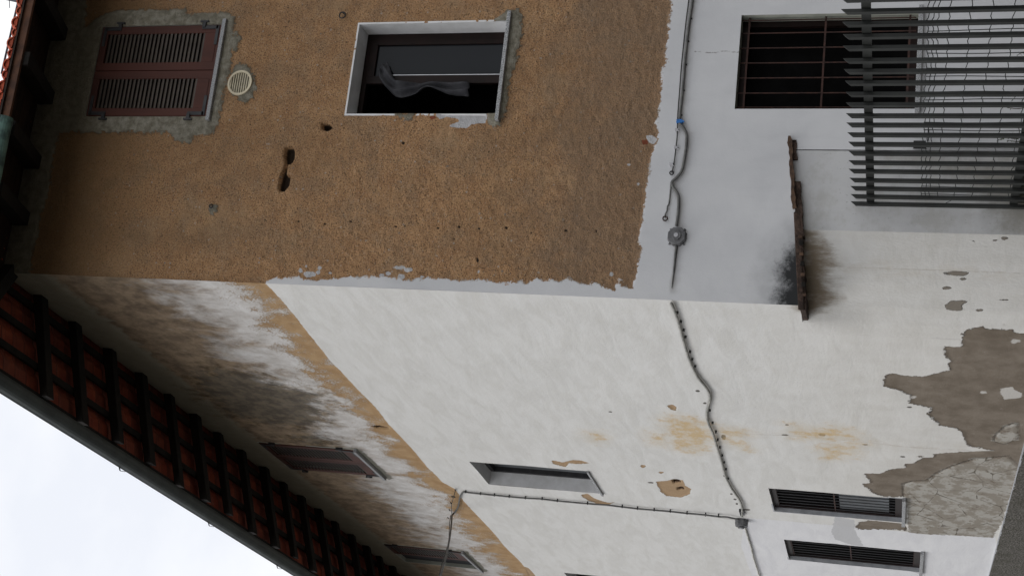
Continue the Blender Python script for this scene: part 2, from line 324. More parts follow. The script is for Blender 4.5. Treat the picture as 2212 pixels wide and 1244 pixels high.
CRACKED = [Lp([(1950, 1046), (1975, 1040), (2002, 1040), (2020, 1025), (2040, 1014), (2070, 1003), (2104, 992), (2179, 987), (2204, 1010), (2190, 1075), (2172, 1127), (2150, 1168), (2060, 1163), (1958, 1158), (1951, 1090)]),
           Lp([(2150, 940), (2175, 920), (2200, 915), (2200, 950), (2170, 962), (2145, 955)])]
LIGHTP = [Lp([(2158, 842), (2185, 838), (2205, 850), (2208, 862), (2170, 866)]), Lp(circ(2122, 850, 7, 3)), Lp(circ(2194, 738, 10, 5)), Lp(circ(2170, 700, 4, 3)), Lp(circ(1971, 860, 9, 3)), Lp(circ(1990, 985, 8, 3))]
GREYP = [Lp([(1804, 1116), (1845, 1123), (1847, 1147), (1866, 1180), (1838, 1176), (1804, 1164), (1796, 1150)]), Lp([(1975, 1195), (1998, 1210), (2000, 1244), (1965, 1232)])]
CLEAN = [Lp([(1608, 1119), (1700, 1126), (1838, 1138), (2060, 1157), (2150, 1161)]) + [(9.4, -.2), (18, -.2), (18, 3.62), (9, 3.60)]]
OCHP = [Lp([(1192, 994), (1200, 995), (1215, 998), (1238, 993), (1255, 994), (1273, 1000), (1250, 1001), (1228, 1000), (1222, 1008), (1206, 1005), (1194, 1001)]),
        Lp([(1256, 1068), (1270, 1066), (1282, 1076), (1300, 1082), (1316, 1086), (1328, 1084), (1316, 1089), (1295, 1089), (1274, 1082), (1258, 1074)]),
        Lp([(1417, 1040), (1440, 1038), (1457, 1033), (1475, 1036), (1480, 1048), (1493, 1056), (1490, 1066), (1470, 1074), (1440, 1072), (1428, 1062)]),
        Lp([(1440, 875), (1452, 873), (1462, 878), (1460, 885), (1450, 883)]), Lp(circ(1389, 1006, 5, 3)), Lp(circ(1428, 1019, 5, 2)),
        Lp([(1132, 1222), (1142, 1226), (1155, 1240), (1165, 1262), (1150, 1262)])]
PEEL = [FLp for FLp in (Lp([(2036, 588), (2062, 587), (2092, 588), (2090, 593), (2070, 595), (2042, 593)]), Lp(circ(2080, 603, 6, 3)), Lp([(2042, 660), (2055, 650), (2075, 650), (2092, 650), (2076, 658), (2078, 668), (2090, 671), (2060, 671), (2046, 667)]), Lp(circ(2116, 670, 6, 2)), Lp(circ(2170, 515, 5, 3)), Lp(circ(2150, 520, 4, 2)), Lp(circ(2045, 622, 8, 3)), Lp(circ(2166, 648, 12, 1.6)), Lp(circ(2103, 520, 3, 1)), Lp(circ(1988, 985, 3, 2)))]
SPOTS = [Lp(circ(*c, n=6)) for c in ((1507, 844, 4, 2.5), (1523, 870, 3, 2), (1319, 889, 4, 1.2), (1566, 1027, 2, 2.5), (1580, 1066, 2, 2), (1588, 1078, 2.5, 2), (1592, 1088, 2, 2), (1563, 945, 4, 6), (1612, 1101, 9, 2), (1406, 1042, 6, 1.4), (1776, 939, 7, 3), (1696, 940, 6, 1.3), (2010, 892, 4, 1), (1700, 918, 3, 1), (1965, 880, 5, 1.5), (1870, 960, 6, 1), (1950, 985, 5, 1.4))]
STAIN = [Lp([(1440, 905), (1460, 895), (1480, 900), (1520, 915), (1540, 945), (1525, 960), (1500, 975), (1460, 970), (1450, 930)]), Lp([(1408, 935), (1425, 940), (1438, 960), (1420, 958)]), Lp([(1552, 925), (1600, 930), (1612, 940), (1580, 945), (1615, 970), (1560, 950)]),
         Lp([(1715, 920), (1740, 930), (1790, 925), (1830, 928), (1850, 948), (1800, 945), (1730, 947)]), Lp([(1780, 962), (1850, 960), (1830, 985), (1790, 990)]), Lp([(1278, 938), (1292, 936), (1300, 946), (1284, 950)])]
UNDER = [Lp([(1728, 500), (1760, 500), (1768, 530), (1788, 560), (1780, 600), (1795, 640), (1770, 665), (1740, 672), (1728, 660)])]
MOLD2 = [Lp([(395, 795), (470, 790), (520, 798), (560, 803), (620, 830), (700, 850), (720, 900), (690, 930), (600, 925), (540, 910), (480, 900), (420, 850)]), Lp([(640, 930), (700, 935), (740, 960), (690, 970), (630, 955)])]
LHOLES = [Lp([(1452, 1037), (1466, 1035), (1470, 1043), (1456, 1045)]), Lp([(1463, 1054), (1475, 1052), (1478, 1058), (1465, 1060)]), Lp([(803, 921), (820, 920), (838, 924), (840, 928), (815, 926)])]

snake = [(1450, 655), (1456, 668), (1466, 697), (1475, 730), (1487, 770), (1497, 795), (1508, 815), (1522, 832), (1532, 848), (1534, 862), (1530, 877), (1527, 893), (1530, 912), (1541, 938), (1550, 968), (1560, 1000), (1567, 1027), (1578, 1050), (1588, 1065), (1598, 1080), (1603, 1095), (1603, 1115)]
RC = [(1500, -60), (1484, 88), (1475, 190), (1467, 264), (1483, 292), (1482, 320), (1472, 370), (1454, 400), (1466, 432), (1463, 512), (1456, 580), (1451, 622)]
LC = [(1602, 1125), (1484, 1108), (1269, 1087), (1003, 1062)]
FCR = [[(1402, 58), (1407, 75), (1401, 100), (1392, 112), (1380, 126), (1372, 142)], [(1371, 155), (1367, 185)], [(1031, 548), (1029, 560), (1033, 574)], [(973, 555), (971, 580)], [(1500, 112), (1540, 115), (1562, 111), (1600, 114)], [(620, 300), (616, 316)], [(1066, 280), (1070, 300), (1064, 325)], [(1180, 560), (1195, 610)]]
WR = [(1.85, 2.95, 8.68, 10.23), (1.89, 2.92, 5.36, 7.04), (1.94, 2.93, 1.26, 2.94)]
WL = [(5.62, 6.84, 8.78, 10.32), (5.72, 6.78, 5.38, 7.08), (5.84, 6.92, 1.24, 2.94), (8.38, 9.56, .96, 2.91), (11.30, 12.6, 8.83, 10.36), (12.1, 13.2, 5.38, 7.10)]
DW = {}
def attr_right(P):
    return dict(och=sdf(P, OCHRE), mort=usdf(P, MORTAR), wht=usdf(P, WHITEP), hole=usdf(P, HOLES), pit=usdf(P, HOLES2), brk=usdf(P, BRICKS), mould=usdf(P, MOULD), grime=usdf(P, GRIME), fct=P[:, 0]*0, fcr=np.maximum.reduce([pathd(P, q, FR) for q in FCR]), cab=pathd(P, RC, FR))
def disp_right(P, A):
    x, z = P[:, 0], P[:, 1]
    rough = np.clip(A['och']*40, 0, 1)*np.clip((A['mort']*-40)+.2, .15, 1)
    d = fbm(x*1.1, z*1.1, 3, 3)*.012 - rough*.010 + rough*(fbm(x*30, z*30, 2, 9)*.016 + fbm(x*5, z*5, 3, 19)*.009)
    d += np.clip(A['mort']*30, 0, 1)*(.012+fbm(x*7, z*7, 4, 4)*.022)
    d -= np.clip((A['hole']+.016)*45, 0, 1)*.10 + np.clip((A['pit']+.004)*60, 0, 1)*.02
    d -= np.clip((.05-np.abs(x))/.05, 0, 1)*.0
    return d
def attr_left(P):
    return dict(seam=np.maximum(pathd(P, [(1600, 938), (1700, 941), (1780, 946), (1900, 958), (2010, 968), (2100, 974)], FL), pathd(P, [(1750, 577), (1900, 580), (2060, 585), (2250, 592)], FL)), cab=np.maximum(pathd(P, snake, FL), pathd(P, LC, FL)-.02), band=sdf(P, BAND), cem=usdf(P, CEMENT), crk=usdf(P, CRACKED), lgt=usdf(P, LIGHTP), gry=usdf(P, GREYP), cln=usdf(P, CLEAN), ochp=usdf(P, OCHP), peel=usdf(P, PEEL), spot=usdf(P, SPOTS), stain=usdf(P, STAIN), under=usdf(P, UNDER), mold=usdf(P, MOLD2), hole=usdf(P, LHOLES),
                smort=usdf(P, [[(h[0]-.05, h[2]-.10), (h[1]+.12, h[2]-.12), (h[1]+.20, h[2]-.03), (h[1], h[2]+.1), (h[0]-.08, h[2]+.1)] for h in (WL[0], WL[4])]))
def disp_left(P, A):
    x, z = P[:, 0], P[:, 1]
    d = fbm(x*.8, z*.8, 3, 33)*.03 + fbm(x*3.4, z*2.5, 3, 5)*.006
    d -= np.clip(A['cem']*60, 0, 1)*.010*(1-np.clip(A['crk']*30, 0, 1)) + np.clip(A['ochp']*80, 0, 1)*.012 + np.clip(A['hole']*60+.3, 0, 1)*.09
    d -= np.clip(A['band']*60, 0, 1)*.008
    d += np.clip(A['smort']*30, 0, 1)*.015
    d *= np.clip(np.abs(x)/.15, 0, 1)
    return d

def mat_right():
    m = N('facade_render', .92, .2); v = m.attr('wp', True)
    nb = m.noise(v, 9, 5, .65); nf = m.noise(v, 45, 4, .6); ns = m.noise(v, 130, 3, .65)
    rag = m.mth('MULTIPLY', m.mth('SUBTRACT', m.noise(v, 15, 9, .74), .5), .20)
    def mask(name, amp=1., w=.004, bias=0.):
        x = m.mth('ADD', m.attr(name), m.mth('MULTIPLY', rag, amp)); return m.step(x, -w-bias, w-bias)
    big = m.noise(v, 1.3, 4, .6); mid = m.noise(v, 5.5, 5, .65)
    # lime-white plaster
    wc = m.mix(m.step(big, .3, .7), (.515, .520, .535), (.575, .578, .588))
    wc = m.mix(m.mth('MULTIPLY', m.step(m.noise(m.map(v, (1, 1, .35)), 4, 6, .6), .5, .75), .35), wc, (.43, .435, .45))
    wc = m.mix(m.mth('MULTIPLY', m.step(ns, .55, .75), .12), wc, (.35, .35, .36))
    # ochre aggregate render
    oc = m.mix(m.step(mid, .32, .68), (.415, .235, .118), (.535, .322, .166))
    oc = m.mix(m.mth('MULTIPLY', m.step(m.noise(m.map(v, (1, 1, 1), loc=(7, 0, 3)), 2.2, 7, .68), .45, .62), .45), oc, (.300, .215, .140))
    grain = m.noise(v, 62, 5, .78); cell = m.vor(v, 75, out='Color'); sp = m.n('ShaderNodeSeparateColor'); m.put(sp.inputs[0], cell)
    dist = m.vor(v, 75)
    oc = m.mix(m.mth('MULTIPLY', m.step(grain, .49, .59), .68), oc, (.130, .070, .038)); oc = m.mix(m.mth('MULTIPLY', m.step(m.noise(v, 26, 6, .8), .56, .66), .55), oc, (.115, .070, .042)); oc = m.mix(m.mth('MULTIPLY', m.step(m.noise(m.map(v, loc=(9, 0, 4)), 34, 5, .8), .58, .66), .5), oc, (.62, .46, .30))
    peb = m.mth('MULTIPLY', m.step(sp.outputs[0], .86, .9), m.step(dist, .5, .3)); oc = m.mix(m.mth('MULTIPLY', peb, .6), oc, (.50, .41, .32))
    peb2 = m.mth('MULTIPLY', m.step(sp.outputs[1], .84, .88), m.step(dist, .5, .3)); oc = m.mix(m.mth('MULTIPLY', peb2, .75), oc, (.06, .040, .028))
    c3 = m.vor(v, 22, out='Color'); s3 = m.n('ShaderNodeSeparateColor'); m.put(s3.inputs[0], c3); d3 = m.vor(v, 22)
    peb3 = m.mth('MULTIPLY', m.step(s3.outputs[0], .93, .95), m.step(d3, .3, .2)); oc = m.mix(m.mth('MULTIPLY', peb3, .7), oc, (.44, .40, .35))
    peb4 = m.mth('MULTIPLY', m.step(s3.outputs[1], .95, .97), m.step(d3, .30, .12)); oc = m.mix(m.mth('MULTIPLY', peb4, .6), oc, (.050, .034, .026))
    oc = m.mix(m.mth('MULTIPLY', m.step(m.noise(m.map(v, (1.4, 1, .6), loc=(4, 0, 1)), .9, 7, .66), .48, .66), .30), oc, (.230, .140, .075)); oc = m.mix(m.mth('MULTIPLY', m.step(m.noise(m.map(v, (1, 1, 1), loc=(14, 0, 6)), 1.4, 6, .6), .54, .66), .28), oc, (.52, .36, .21))
    # greyer damp zone along the lower edge of the render
    sep = m.n('ShaderNodeSeparateXYZ'); m.put(sep.inputs[0], v)
    low = m.mth('MULTIPLY', m.step(m.mth('ADD', sep.outputs[2], m.mth('MULTIPLY', m.mth('SUBTRACT', m.noise(v, 2.2, 7, .7), .5), 3.2)), 5.2, 4.2), .55)
    oc = m.mix(low, oc, (.215, .155, .108))
    # smoother brown, darker towards the top of the wall
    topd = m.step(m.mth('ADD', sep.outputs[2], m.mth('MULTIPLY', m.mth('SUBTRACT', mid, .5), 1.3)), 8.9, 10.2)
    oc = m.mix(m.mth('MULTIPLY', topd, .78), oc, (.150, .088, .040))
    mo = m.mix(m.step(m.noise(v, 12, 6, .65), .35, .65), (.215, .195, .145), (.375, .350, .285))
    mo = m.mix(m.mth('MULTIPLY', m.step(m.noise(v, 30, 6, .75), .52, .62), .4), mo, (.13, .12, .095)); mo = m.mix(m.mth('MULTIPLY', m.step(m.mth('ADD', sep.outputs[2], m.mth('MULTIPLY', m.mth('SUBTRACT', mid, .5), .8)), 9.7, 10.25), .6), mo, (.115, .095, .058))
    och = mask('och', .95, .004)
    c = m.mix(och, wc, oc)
    # thin grey lip of older plaster between white and ochre
    lip = m.mth('MULTIPLY', m.step(m.mth('ABSOLUTE', m.mth('ADD', m.attr('och'), m.mth('MULTIPLY', rag, .95))), .016, .004), m.step(mid, .48, .6))
    c = m.mix(m.mth('MULTIPLY', lip, .6), c, (.30, .295, .285))
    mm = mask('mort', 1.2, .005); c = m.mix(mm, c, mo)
    c = m.mix(mask('wht', .30, .003, .002), c, (.56, .555, .565)); c = m.mix(mask('brk', .2, .004), c, (.24, .075, .04))
    mk2 = m.mth('ADD', m.attr('mould'), m.mth('MULTIPLY', m.mth('SUBTRACT', m.noise(v, 3, 5, .6), .5), .5)); c = m.mix(m.mth('MULTIPLY', m.step(mk2, -.42, .02), .60), c, (.17, .175, .18))
    mk = m.mth('ADD', m.attr('mould'), m.mth('MULTIPLY', m.mth('SUBTRACT', m.noise(v, 16, 6, .75), .5), .36)); c = m.mix(m.mth('MULTIPLY', m.step(mk, -.16, .02), .96), c, (.016, .017, .018))
    gk = m.mth('ADD', m.attr('grime'), m.mth('MULTIPLY', m.mth('SUBTRACT', m.noise(v, 6, 7, .75), .5), .5)); c = m.mix(m.mth('MULTIPLY', m.step(gk, -.12, .2), .8), c, (.115, .100, .066))
    fa = m.attr('fct'); c = m.mix(m.mth('MULTIPLY', fa, .35), c, (.40, .395, .38)); c = m.mix(m.mth('MULTIPLY', fa, m.mth('MULTIPLY', m.step(m.noise(v, 34, 5, .8), .60, .66), .6)), c, (.13, .125, .115)); c = m.mix(m.mth('MULTIPLY', fa, m.mth('MULTIPLY', m.step(m.noise(v, 2.5, 7, .7), .45, .62), .35)), c, (.30, .285, .25))
    fk = m.mth('ADD', m.attr('fcr'), m.mth('MULTIPLY', m.mth('SUBTRACT', m.noise(v, 22, 5, .7), .5), .05)); c = m.mix(m.mth('MULTIPLY', m.step(fk, -.008, -.001), .6), c, (.07, .05, .04))
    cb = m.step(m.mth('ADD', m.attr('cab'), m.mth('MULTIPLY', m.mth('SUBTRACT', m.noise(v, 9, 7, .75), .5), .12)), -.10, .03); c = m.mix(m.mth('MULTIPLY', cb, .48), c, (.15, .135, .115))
    c = m.mix(mask('pit', .1, .004, .002), c, (.03, .02, .015)); c = m.mix(mask('hole', .05, .004, .004), c, (.045, .030, .020))
    # hairline crack in the white plaster
    ck = m.vor(m.map(v, (1, 1, 1), loc=(.35, 0, .2)), .55, 'DISTANCE_TO_EDGE'); ck = m.mth('MULTIPLY', m.step(m.mth('ADD', ck, m.mth('MULTIPLY', m.mth('SUBTRACT', nb, .5), .06)), .004, .0005), m.mth('SUBTRACT', 1, och)); 
    m.color(c)
    m.bump(m.mth('SUBTRACT', 1, m.mth('MULTIPLY', och, m.mth('SUBTRACT', 1, mm))), .010, .9)
    m.bump(m.mth('ADD', m.mth('MULTIPLY', grain, m.mth('ADD', m.mth('MULTIPLY', m.mth('MULTIPLY', och, m.mth('SUBTRACT', 1, m.mth('MULTIPLY', topd, .6))), 2.2), .06)), m.mth('MULTIPLY', m.mth('MULTIPLY', dist, och), -.5)), .012, 1.)
    m.bump(m.noise(v, 5, 5), .006, .5); m.bump(m.mth('MULTIPLY', m.noise(v, 30, 5, .7), m.mth('ADD', mm, .06)), .02, .9)
    return m.m

def mat_left():
    m = N('side_wall_render', .92, .2); v = m.attr('wp', True)
    nb = m.noise(v, 7, 5, .65); nf = m.noise(v, 34, 4, .65)
    rag = m.mth('MULTIPLY', m.mth('SUBTRACT', m.noise(m.map(v, (.7, 1, 1)), 12, 9, .74), .5), .26)
    def mask(name, amp=1., w=.005, bias=0.):
        x = m.mth('ADD', m.attr(name), m.mth('MULTIPLY', rag, amp)); return m.step(x, -w-bias, w-bias)
    def soft(name, sc_, amp, lo, hi, loc=(0, 0, 0), st=(1, 1, 1)):
        return m.step(m.mth('ADD', m.attr(name), m.mth('MULTIPLY', m.mth('SUBTRACT', m.noise(m.map(v, st, loc=loc), sc_, 6, .7), .5), amp)), lo, hi)
    sep = m.n('ShaderNodeSeparateXYZ'); m.put(sep.inputs[0], v); z = sep.outputs[2]
    fine0 = m.noise(m.map(v, (1.3, 1, 1)), 40, 4, .8)
    # trowelled lime plaster, slightly cream, with slanting strokes
    st = m.map(v, (.55, 1, 2.1), rot=(0, math.radians(28), 0))
    w1 = m.noise(st, 2.2, 7, .62, .8); w2 = m.noise(m.map(v, (.5, 1, 1.6), rot=(0, math.radians(38), 0), loc=(4, 0, 9)), 5, 6, .65, .5)
    wc = m.mix(m.step(w1, .36, .62), (.605, .598, .578), (.658, .653, .638))
    wc = m.mix(m.mth('MULTIPLY', m.step(w2, .50, .68), .32), wc, (.545, .530, .495))
    wc = m.mix(m.mth('MULTIPLY', m.step(w2, .44, .34), .40), wc, (.700, .698, .692))
    wc = m.mix(m.mth('MULTIPLY', m.step(m.noise(v, 55, 3, .7), .62, .72), .10), wc, (.40, .37, .33))
    lowz = m.mth('MULTIPLY', m.step(z, 3.4, 1.2), .45)   # the ground floor strip is a duller cream
    wl = m.mix(m.step(m.noise(m.map(v, (1, 1, .45)), 3, 6, .6), .35, .65), (.520, .495, .450), (.600, .580, .545)); wc = m.mix(lowz, wc, wl)
    # newer cool white coat
    c = m.mix(m.mth('MULTIPLY', mask('cln', .15, .01), .9), wc, m.mix(m.step(w1, .3, .7), (.63, .63, .655), (.70, .70, .715)))
    # ochre wash band with streaks of older white
    d = m.attr('band'); hgt = m.mth('ADD', m.mth('MULTIPLY', sep.outputs[0], -.028), m.mth('SUBTRACT', z, 7.62))
    sv = m.map(v, (1.25, 1, 1.05), rot=(0, math.radians(-8), 0)); s1 = m.noise(sv, 1.15, 8, .66, .3); s2 = m.noise(m.map(sv, (1, 1, 1), loc=(5, 0, 2)), 3.6, 7, .72)
    fine = fine0
    ob = m.mix(m.step(m.noise(v, 5, 5, .6), .35, .65), (.335, .210, .105), (.430, .290, .160))
    ob = m.mix(m.mth('MULTIPLY', m.step(fine, .58, .7), .4), ob, (.22, .14, .08))
    og = m.mth('ADD', m.mth('ADD', m.mth('MULTIPLY', m.mth('SUBTRACT', s1, .5), 2.3), m.mth('MULTIPLY', m.mth('SUBTRACT', s2, .5), 1.0)), m.mth('ADD', m.mth('MULTIPLY', m.mth('SUBTRACT', fine, .5), 1.7), m.mth('MULTIPLY', hgt, -.95)))
    omask = m.step(m.mth('ADD', og, .44), -.06, .12)
    wb = m.mix(m.step(s2, .35, .65), (.50, .475, .45), (.66, .645, .635))
    bc = m.mix(omask, wb, ob)
    # grime washed down from the roof
    g1 = m.noise(m.map(v, (1.15, 1, .75), loc=(2, 0, 0)), 1.7, 9, .70, .4)
    gm = m.step(m.mth('ADD', m.mth('MULTIPLY', m.mth('SUBTRACT', g1, .5), 3.4), m.mth('SUBTRACT', hgt, 1.12)), -.50, .62)
    bc = m.mix(m.mth('MULTIPLY', gm, .90), bc, m.mix(m.step(s2, .35, .65), (.105, .064, .030), (.275, .185, .100)))
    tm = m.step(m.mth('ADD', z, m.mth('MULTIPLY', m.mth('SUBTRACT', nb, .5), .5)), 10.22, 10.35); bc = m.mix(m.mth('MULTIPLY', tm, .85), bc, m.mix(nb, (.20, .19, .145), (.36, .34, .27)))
    bc = m.mix(m.mth('MULTIPLY', soft('mold', 2.6, 2.8, -.20, .35, st=(1.2, 1, .9)), .88), bc, m.mix(m.step(s2, .40, .60), (.075, .048, .024), (.260, .190, .112)))
    bc = m.mix(m.mth('MULTIPLY', soft('mold', 6, 1.6, .02, .30, (3, 0, 1), (1.2, 1, .9)), .55), bc, (.085, .080, .070))
    bm_ = m.step(m.mth('ADD', d, m.mth('MULTIPLY', rag, .35)), -.006, .006)
    c = m.mix(bm_, c, bc)
    # bare cement at the foot
    ce = m.mix(m.step(m.noise(v, 3.2, 7, .65), .32, .68), (.138, .112, .086), (.205, .172, .138)); ce = m.mix(m.mth('MULTIPLY', m.step(m.noise(v, 16, 8, .75), .60, .66), .5), ce, (.36, .33, .29))
    cr = m.mix(m.step(m.noise(m.map(v, (.8, 1, 1)), 4.5, 9, .68), .45, .54), (.245, .220, .185), (.355, .338, .305))
    cr = m.mix(m.mth('MULTIPLY', m.step(m.noise(m.map(v, loc=(3, 0, 3)), 7, 8, .7), .58, .61), .8), cr, (.150, .120, .092))
    ck = m.vor(m.map(v, (1.0, 1, 1.5)), 1.7, 'DISTANCE_TO_EDGE'); ck = m.step(m.mth('ADD', ck, m.mth('MULTIPLY', m.mth('SUBTRACT', nb, .5), .10)), .014, .002); ck = m.mth('MULTIPLY', ck, m.step(m.noise(v, 2.2, 3, .5), .34, .50)); cr = m.mix(m.mth('MULTIPLY', ck, .85), cr, (.09, .075, .058))
    ce = m.mix(soft('crk', 8, .35, -.02, .04), ce, cr)
    cm = mask('cem', .75, .004)
    edge = m.mth('MULTIPLY', m.step(m.mth('ABSOLUTE', m.mth('ADD', m.attr('cem'), m.mth('MULTIPLY', rag, .75))), .010, .002), m.mth('SUBTRACT', 1, mask('crk', .3, .01)))
    c = m.mix(cm, c, ce); c = m.mix(m.mth('MULTIPLY', edge, .5), c, (.10, .08, .065))
    c = m.mix(mask('lgt', .6, .004), c, (.47, .45, .42)); c = m.mix(m.mth('MULTIPLY', mask('gry', .5, .006), .85), c, (.45, .45, .46))
    sm_ = m.mth('ADD', m.attr('seam'), m.mth('MULTIPLY', rag, .25)); c = m.mix(m.mth('MULTIPLY', m.step(sm_, -.02, -.002), .35), c, (.33, .29, .24)); c = m.mix(m.mth('MULTIPLY', m.mth('MULTIPLY', m.step(sm_, -.30, -.02), m.step(m.noise(v, 5, 7, .7), .42, .62)), .22), c, (.46, .40, .32))
    c = m.mix(m.mth('MULTIPLY', m.step(m.noise(m.map(v, (1, 1, 1), loc=(1, 0, 8)), 26, 7, .8), .655, .69), .5), c, (.33, .30, .26))
    op = m.mix(nb, (.30, .20, .115), (.44, .31, .19)); op = m.mix(m.mth('MULTIPLY', m.step(fine, .52, .66), .5), op, (.20, .13, .09)); c = m.mix(mask('ochp', .25, .003, .002), c, op)
    c = m.mix(mask('peel', .3, .003, .004), c, (.21, .185, .155)); c = m.mix(mask('spot', .2, .003, .006), c, (.10, .09, .08)); c = m.mix(mask('hole', .1, .004, .004), c, (.05, .03, .022))
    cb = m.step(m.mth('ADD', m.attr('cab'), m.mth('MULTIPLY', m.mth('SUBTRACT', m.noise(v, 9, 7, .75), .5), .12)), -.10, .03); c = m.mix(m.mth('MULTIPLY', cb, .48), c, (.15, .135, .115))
    c = m.mix(m.mth('MULTIPLY', soft('stain', 6, 1.5, -.10, .28), .80), c, (.54, .36, .15)); c = m.mix(m.mth('MULTIPLY', soft('stain', 4, .6, -.30, .12), .32), c, (.52, .41, .25))
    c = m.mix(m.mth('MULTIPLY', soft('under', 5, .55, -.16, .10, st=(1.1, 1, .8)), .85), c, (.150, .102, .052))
    sm = mask('smort', .9, .005); c = m.mix(sm, c, m.mix(nb, (.17, .16, .135), (.30, .29, .25)))
    m.color(c)
    m.bump(m.mth('SUBTRACT', 1, m.mth('MAXIMUM', m.mth('MULTIPLY', cm, m.mth('SUBTRACT', 1, mask('crk', .4, .02))), m.mth('MAXIMUM', mask('ochp', .25, .004), m.mth('MAXIMUM', mask('peel', .3, .004, .004), m.mth('MULTIPLY', bm_, .7))))), .022, 1.)
    m.bump(w1, .018, .35); m.bump(m.noise(v, 28, 5, .6), .006, .6); m.bump(m.mth('MULTIPLY', fine, m.mth('MAXIMUM', m.mth('MULTIPLY', bm_, omask), mask('ochp', .25, .003))), .008, .8)
    return m.m
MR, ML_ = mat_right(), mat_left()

# ------------------------------------------------------------------ ground
def mat_ground():
    m = N('street_gravel_asphalt', .95, .2); v = m.obj()
    c = m.mix(m.step(m.noise(v, 24, 8, .82), .42, .58), (.075, .070, .063), (.27, .255, .23)); c = m.mix(m.step(m.noise(v, 3.5, 6, .65), .5, .65), c, (.085, .08, .066)); c = m.mix(m.step(m.vor(v, 40), .12, .05), c, (.28, .27, .25))
    m.color(c); m.bump(m.noise(v, 22, 7, .8), .12); return m.m
g = MB(); S = 400
GZ = -.46; g.v = [(-S, -S, GZ), (S, -S, GZ), (S, S, GZ), (-S, S, GZ)]; g.f = [(0, 1, 2, 3)]
struct(g.build('ground', mat_ground(), fix=False))

# ------------------------------------------------------------------ the house
house = thing('old_house', 'old two-sided corner house with peeling ochre render, white plaster and brown louvred shutters', 'house', (0, 0, 0))
LZ = lambda e: 2.185+.115*np.clip(e, 0, 2)     # underside of the overhanging corner
S1 = 3.85
es = lines(0, S1, .014, [h[i] for h in WR for i in (0, 1)]); zs = lines(-.46, 10.93, .014, [h[i] for h in WR for i in (2, 3)])
wr = grid_wall('wall', FR, es, zs, WR, lambda E, Z: ~((E < 1.52) & (Z < LZ(E))), attr_right, disp_right, MR, house)
es = np.linspace(S1, 7, 12); zs2 = np.linspace(-.46, 10.93, 30)
grid_wall('wall', FR, es, zs2, [], None, attr_right, lambda P, A: P[:, 0]*0-.004, MR, house)
T1 = 14.2; CH = [(1.52, 0.006), (.75, .06), (.50, .15), (.30, .235), (.10, .35), (-.03, .48), (-.112, .60)]
t_end = float(np.linalg.norm(CH[-1]))
es = np.unique(np.concatenate([lines(0, 7.2, .02, [h[i] for h in WL for i in (0, 1)]), lines(7.2, T1, .03, [h[i] for h in WL for i in (0, 1)])])); zs = lines(-.46, 10.93, .018, [h[i] for h in WL for i in (2, 3)])
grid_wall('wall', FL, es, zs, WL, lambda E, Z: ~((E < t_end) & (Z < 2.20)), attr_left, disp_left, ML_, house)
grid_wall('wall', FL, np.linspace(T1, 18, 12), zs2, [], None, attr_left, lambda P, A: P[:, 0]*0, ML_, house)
# cut-back corner: polyline CH swept upwards
ch = [np.array([a, b, 0.]) for a, b in CH]; cl = np.cumsum([0]+[np.linalg.norm(ch[i+1]-ch[i]) for i in range(len(ch)-1)])
def chP(P2, off):
    x = np.interp(P2[:, 0], cl, [c[0] for c in ch]); y = np.interp(P2[:, 0], cl, [c[1] for c in ch])
    xn = np.interp(P2[:, 0]+.02, cl, [c[0] for c in ch]); yn = np.interp(P2[:, 0]+.02, cl, [c[1] for c in ch])
    xm = np.interp(P2[:, 0]-.02, cl, [c[0] for c in ch]); ym = np.interp(P2[:, 0]-.02, cl, [c[1] for c in ch])
    tx, ty = xn-xm, yn-ym; l = np.hypot(tx, ty)+1e-9; nx, ny = ty/l, -tx/l
    sgn = np.where(nx*(-1)+ny*(-1) > 0, 1, -1)
    ins = -(x*NL[0]+y*NL[1]); q = np.clip((.34-x)/.30, 0, 1)*np.clip((P2[:, 1]-1.55)/.62, 0, 1); q = q*q*(3-2*q)*ins*np.clip((.16-x)/.12, 0, 1)
    return np.stack([x+nx*sgn*off+NL[0]*q, y+ny*sgn*off+NL[1]*q, P2[:, 1]], 1)
def ch_tex(F):
    def f(P2):          # unwrap onto the plane of the wall it continues, so its stains run on without a break
        V = chP(P2, np.zeros(len(P2))); d = V-CAM; k = ((F.P0-CAM)@F.n)/(d@F.n); H = CAM+d*k[:, None]; return np.stack([(H-F.P0)@F.e, H[:, 2]], 1)
    return f
zs3 = lines(-.46, 2.42, .018, [])
grid_wall('wall', chP, lines(0, cl[1], .015, []), zs3, [], lambda E, Z: Z < 2.40-.1*E, lambda P: dict(attr_right(P), fct=P[:, 0]*0+1), lambda P, A: fbm(P[:, 0]*6, P[:, 1]*6, 3, 8)*.008, MR, house, ch_tex(FR))
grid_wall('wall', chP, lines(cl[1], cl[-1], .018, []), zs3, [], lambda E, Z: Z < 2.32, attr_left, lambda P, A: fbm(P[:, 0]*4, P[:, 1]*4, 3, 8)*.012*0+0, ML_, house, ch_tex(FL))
pl_e = np.concatenate([np.arange(.66, 7.2, .02), np.arange(7.2, 18.01, .03)]); pl_z = np.arange(-.47, -.005, .015)
def pm():
    m = N('pebble_dash_plinth', .95, .2); v = m.attr('wp', True)
    c = m.mix(m.step(m.noise(v, 42, 6, .75), .42, .58), (.060, .055, .048), (.235, .222, .200)); c = m.mix(m.mth('MULTIPLY', m.step(m.noise(v, 3, 6, .7), .48, .62), .55), c, (.085, .082, .060)); c = m.mix(m.mth('MULTIPLY', m.step(m.noise(v, 90, 3, .7), .60, .68), .6), c, (.36, .34, .31))
    m.color(c); m.bump(m.noise(v, 42, 6, .75), .05); return m.m
pe = grid_wall('plinth', FL, pl_e, pl_z, [], None, lambda P: {}, lambda P, A: .045+fbm(P[:, 0]*30, P[:, 1]*30, 3, 61)*.014+fbm(P[:, 0]*5, P[:, 1]*5, 3, 6)*.012, pm(), house)
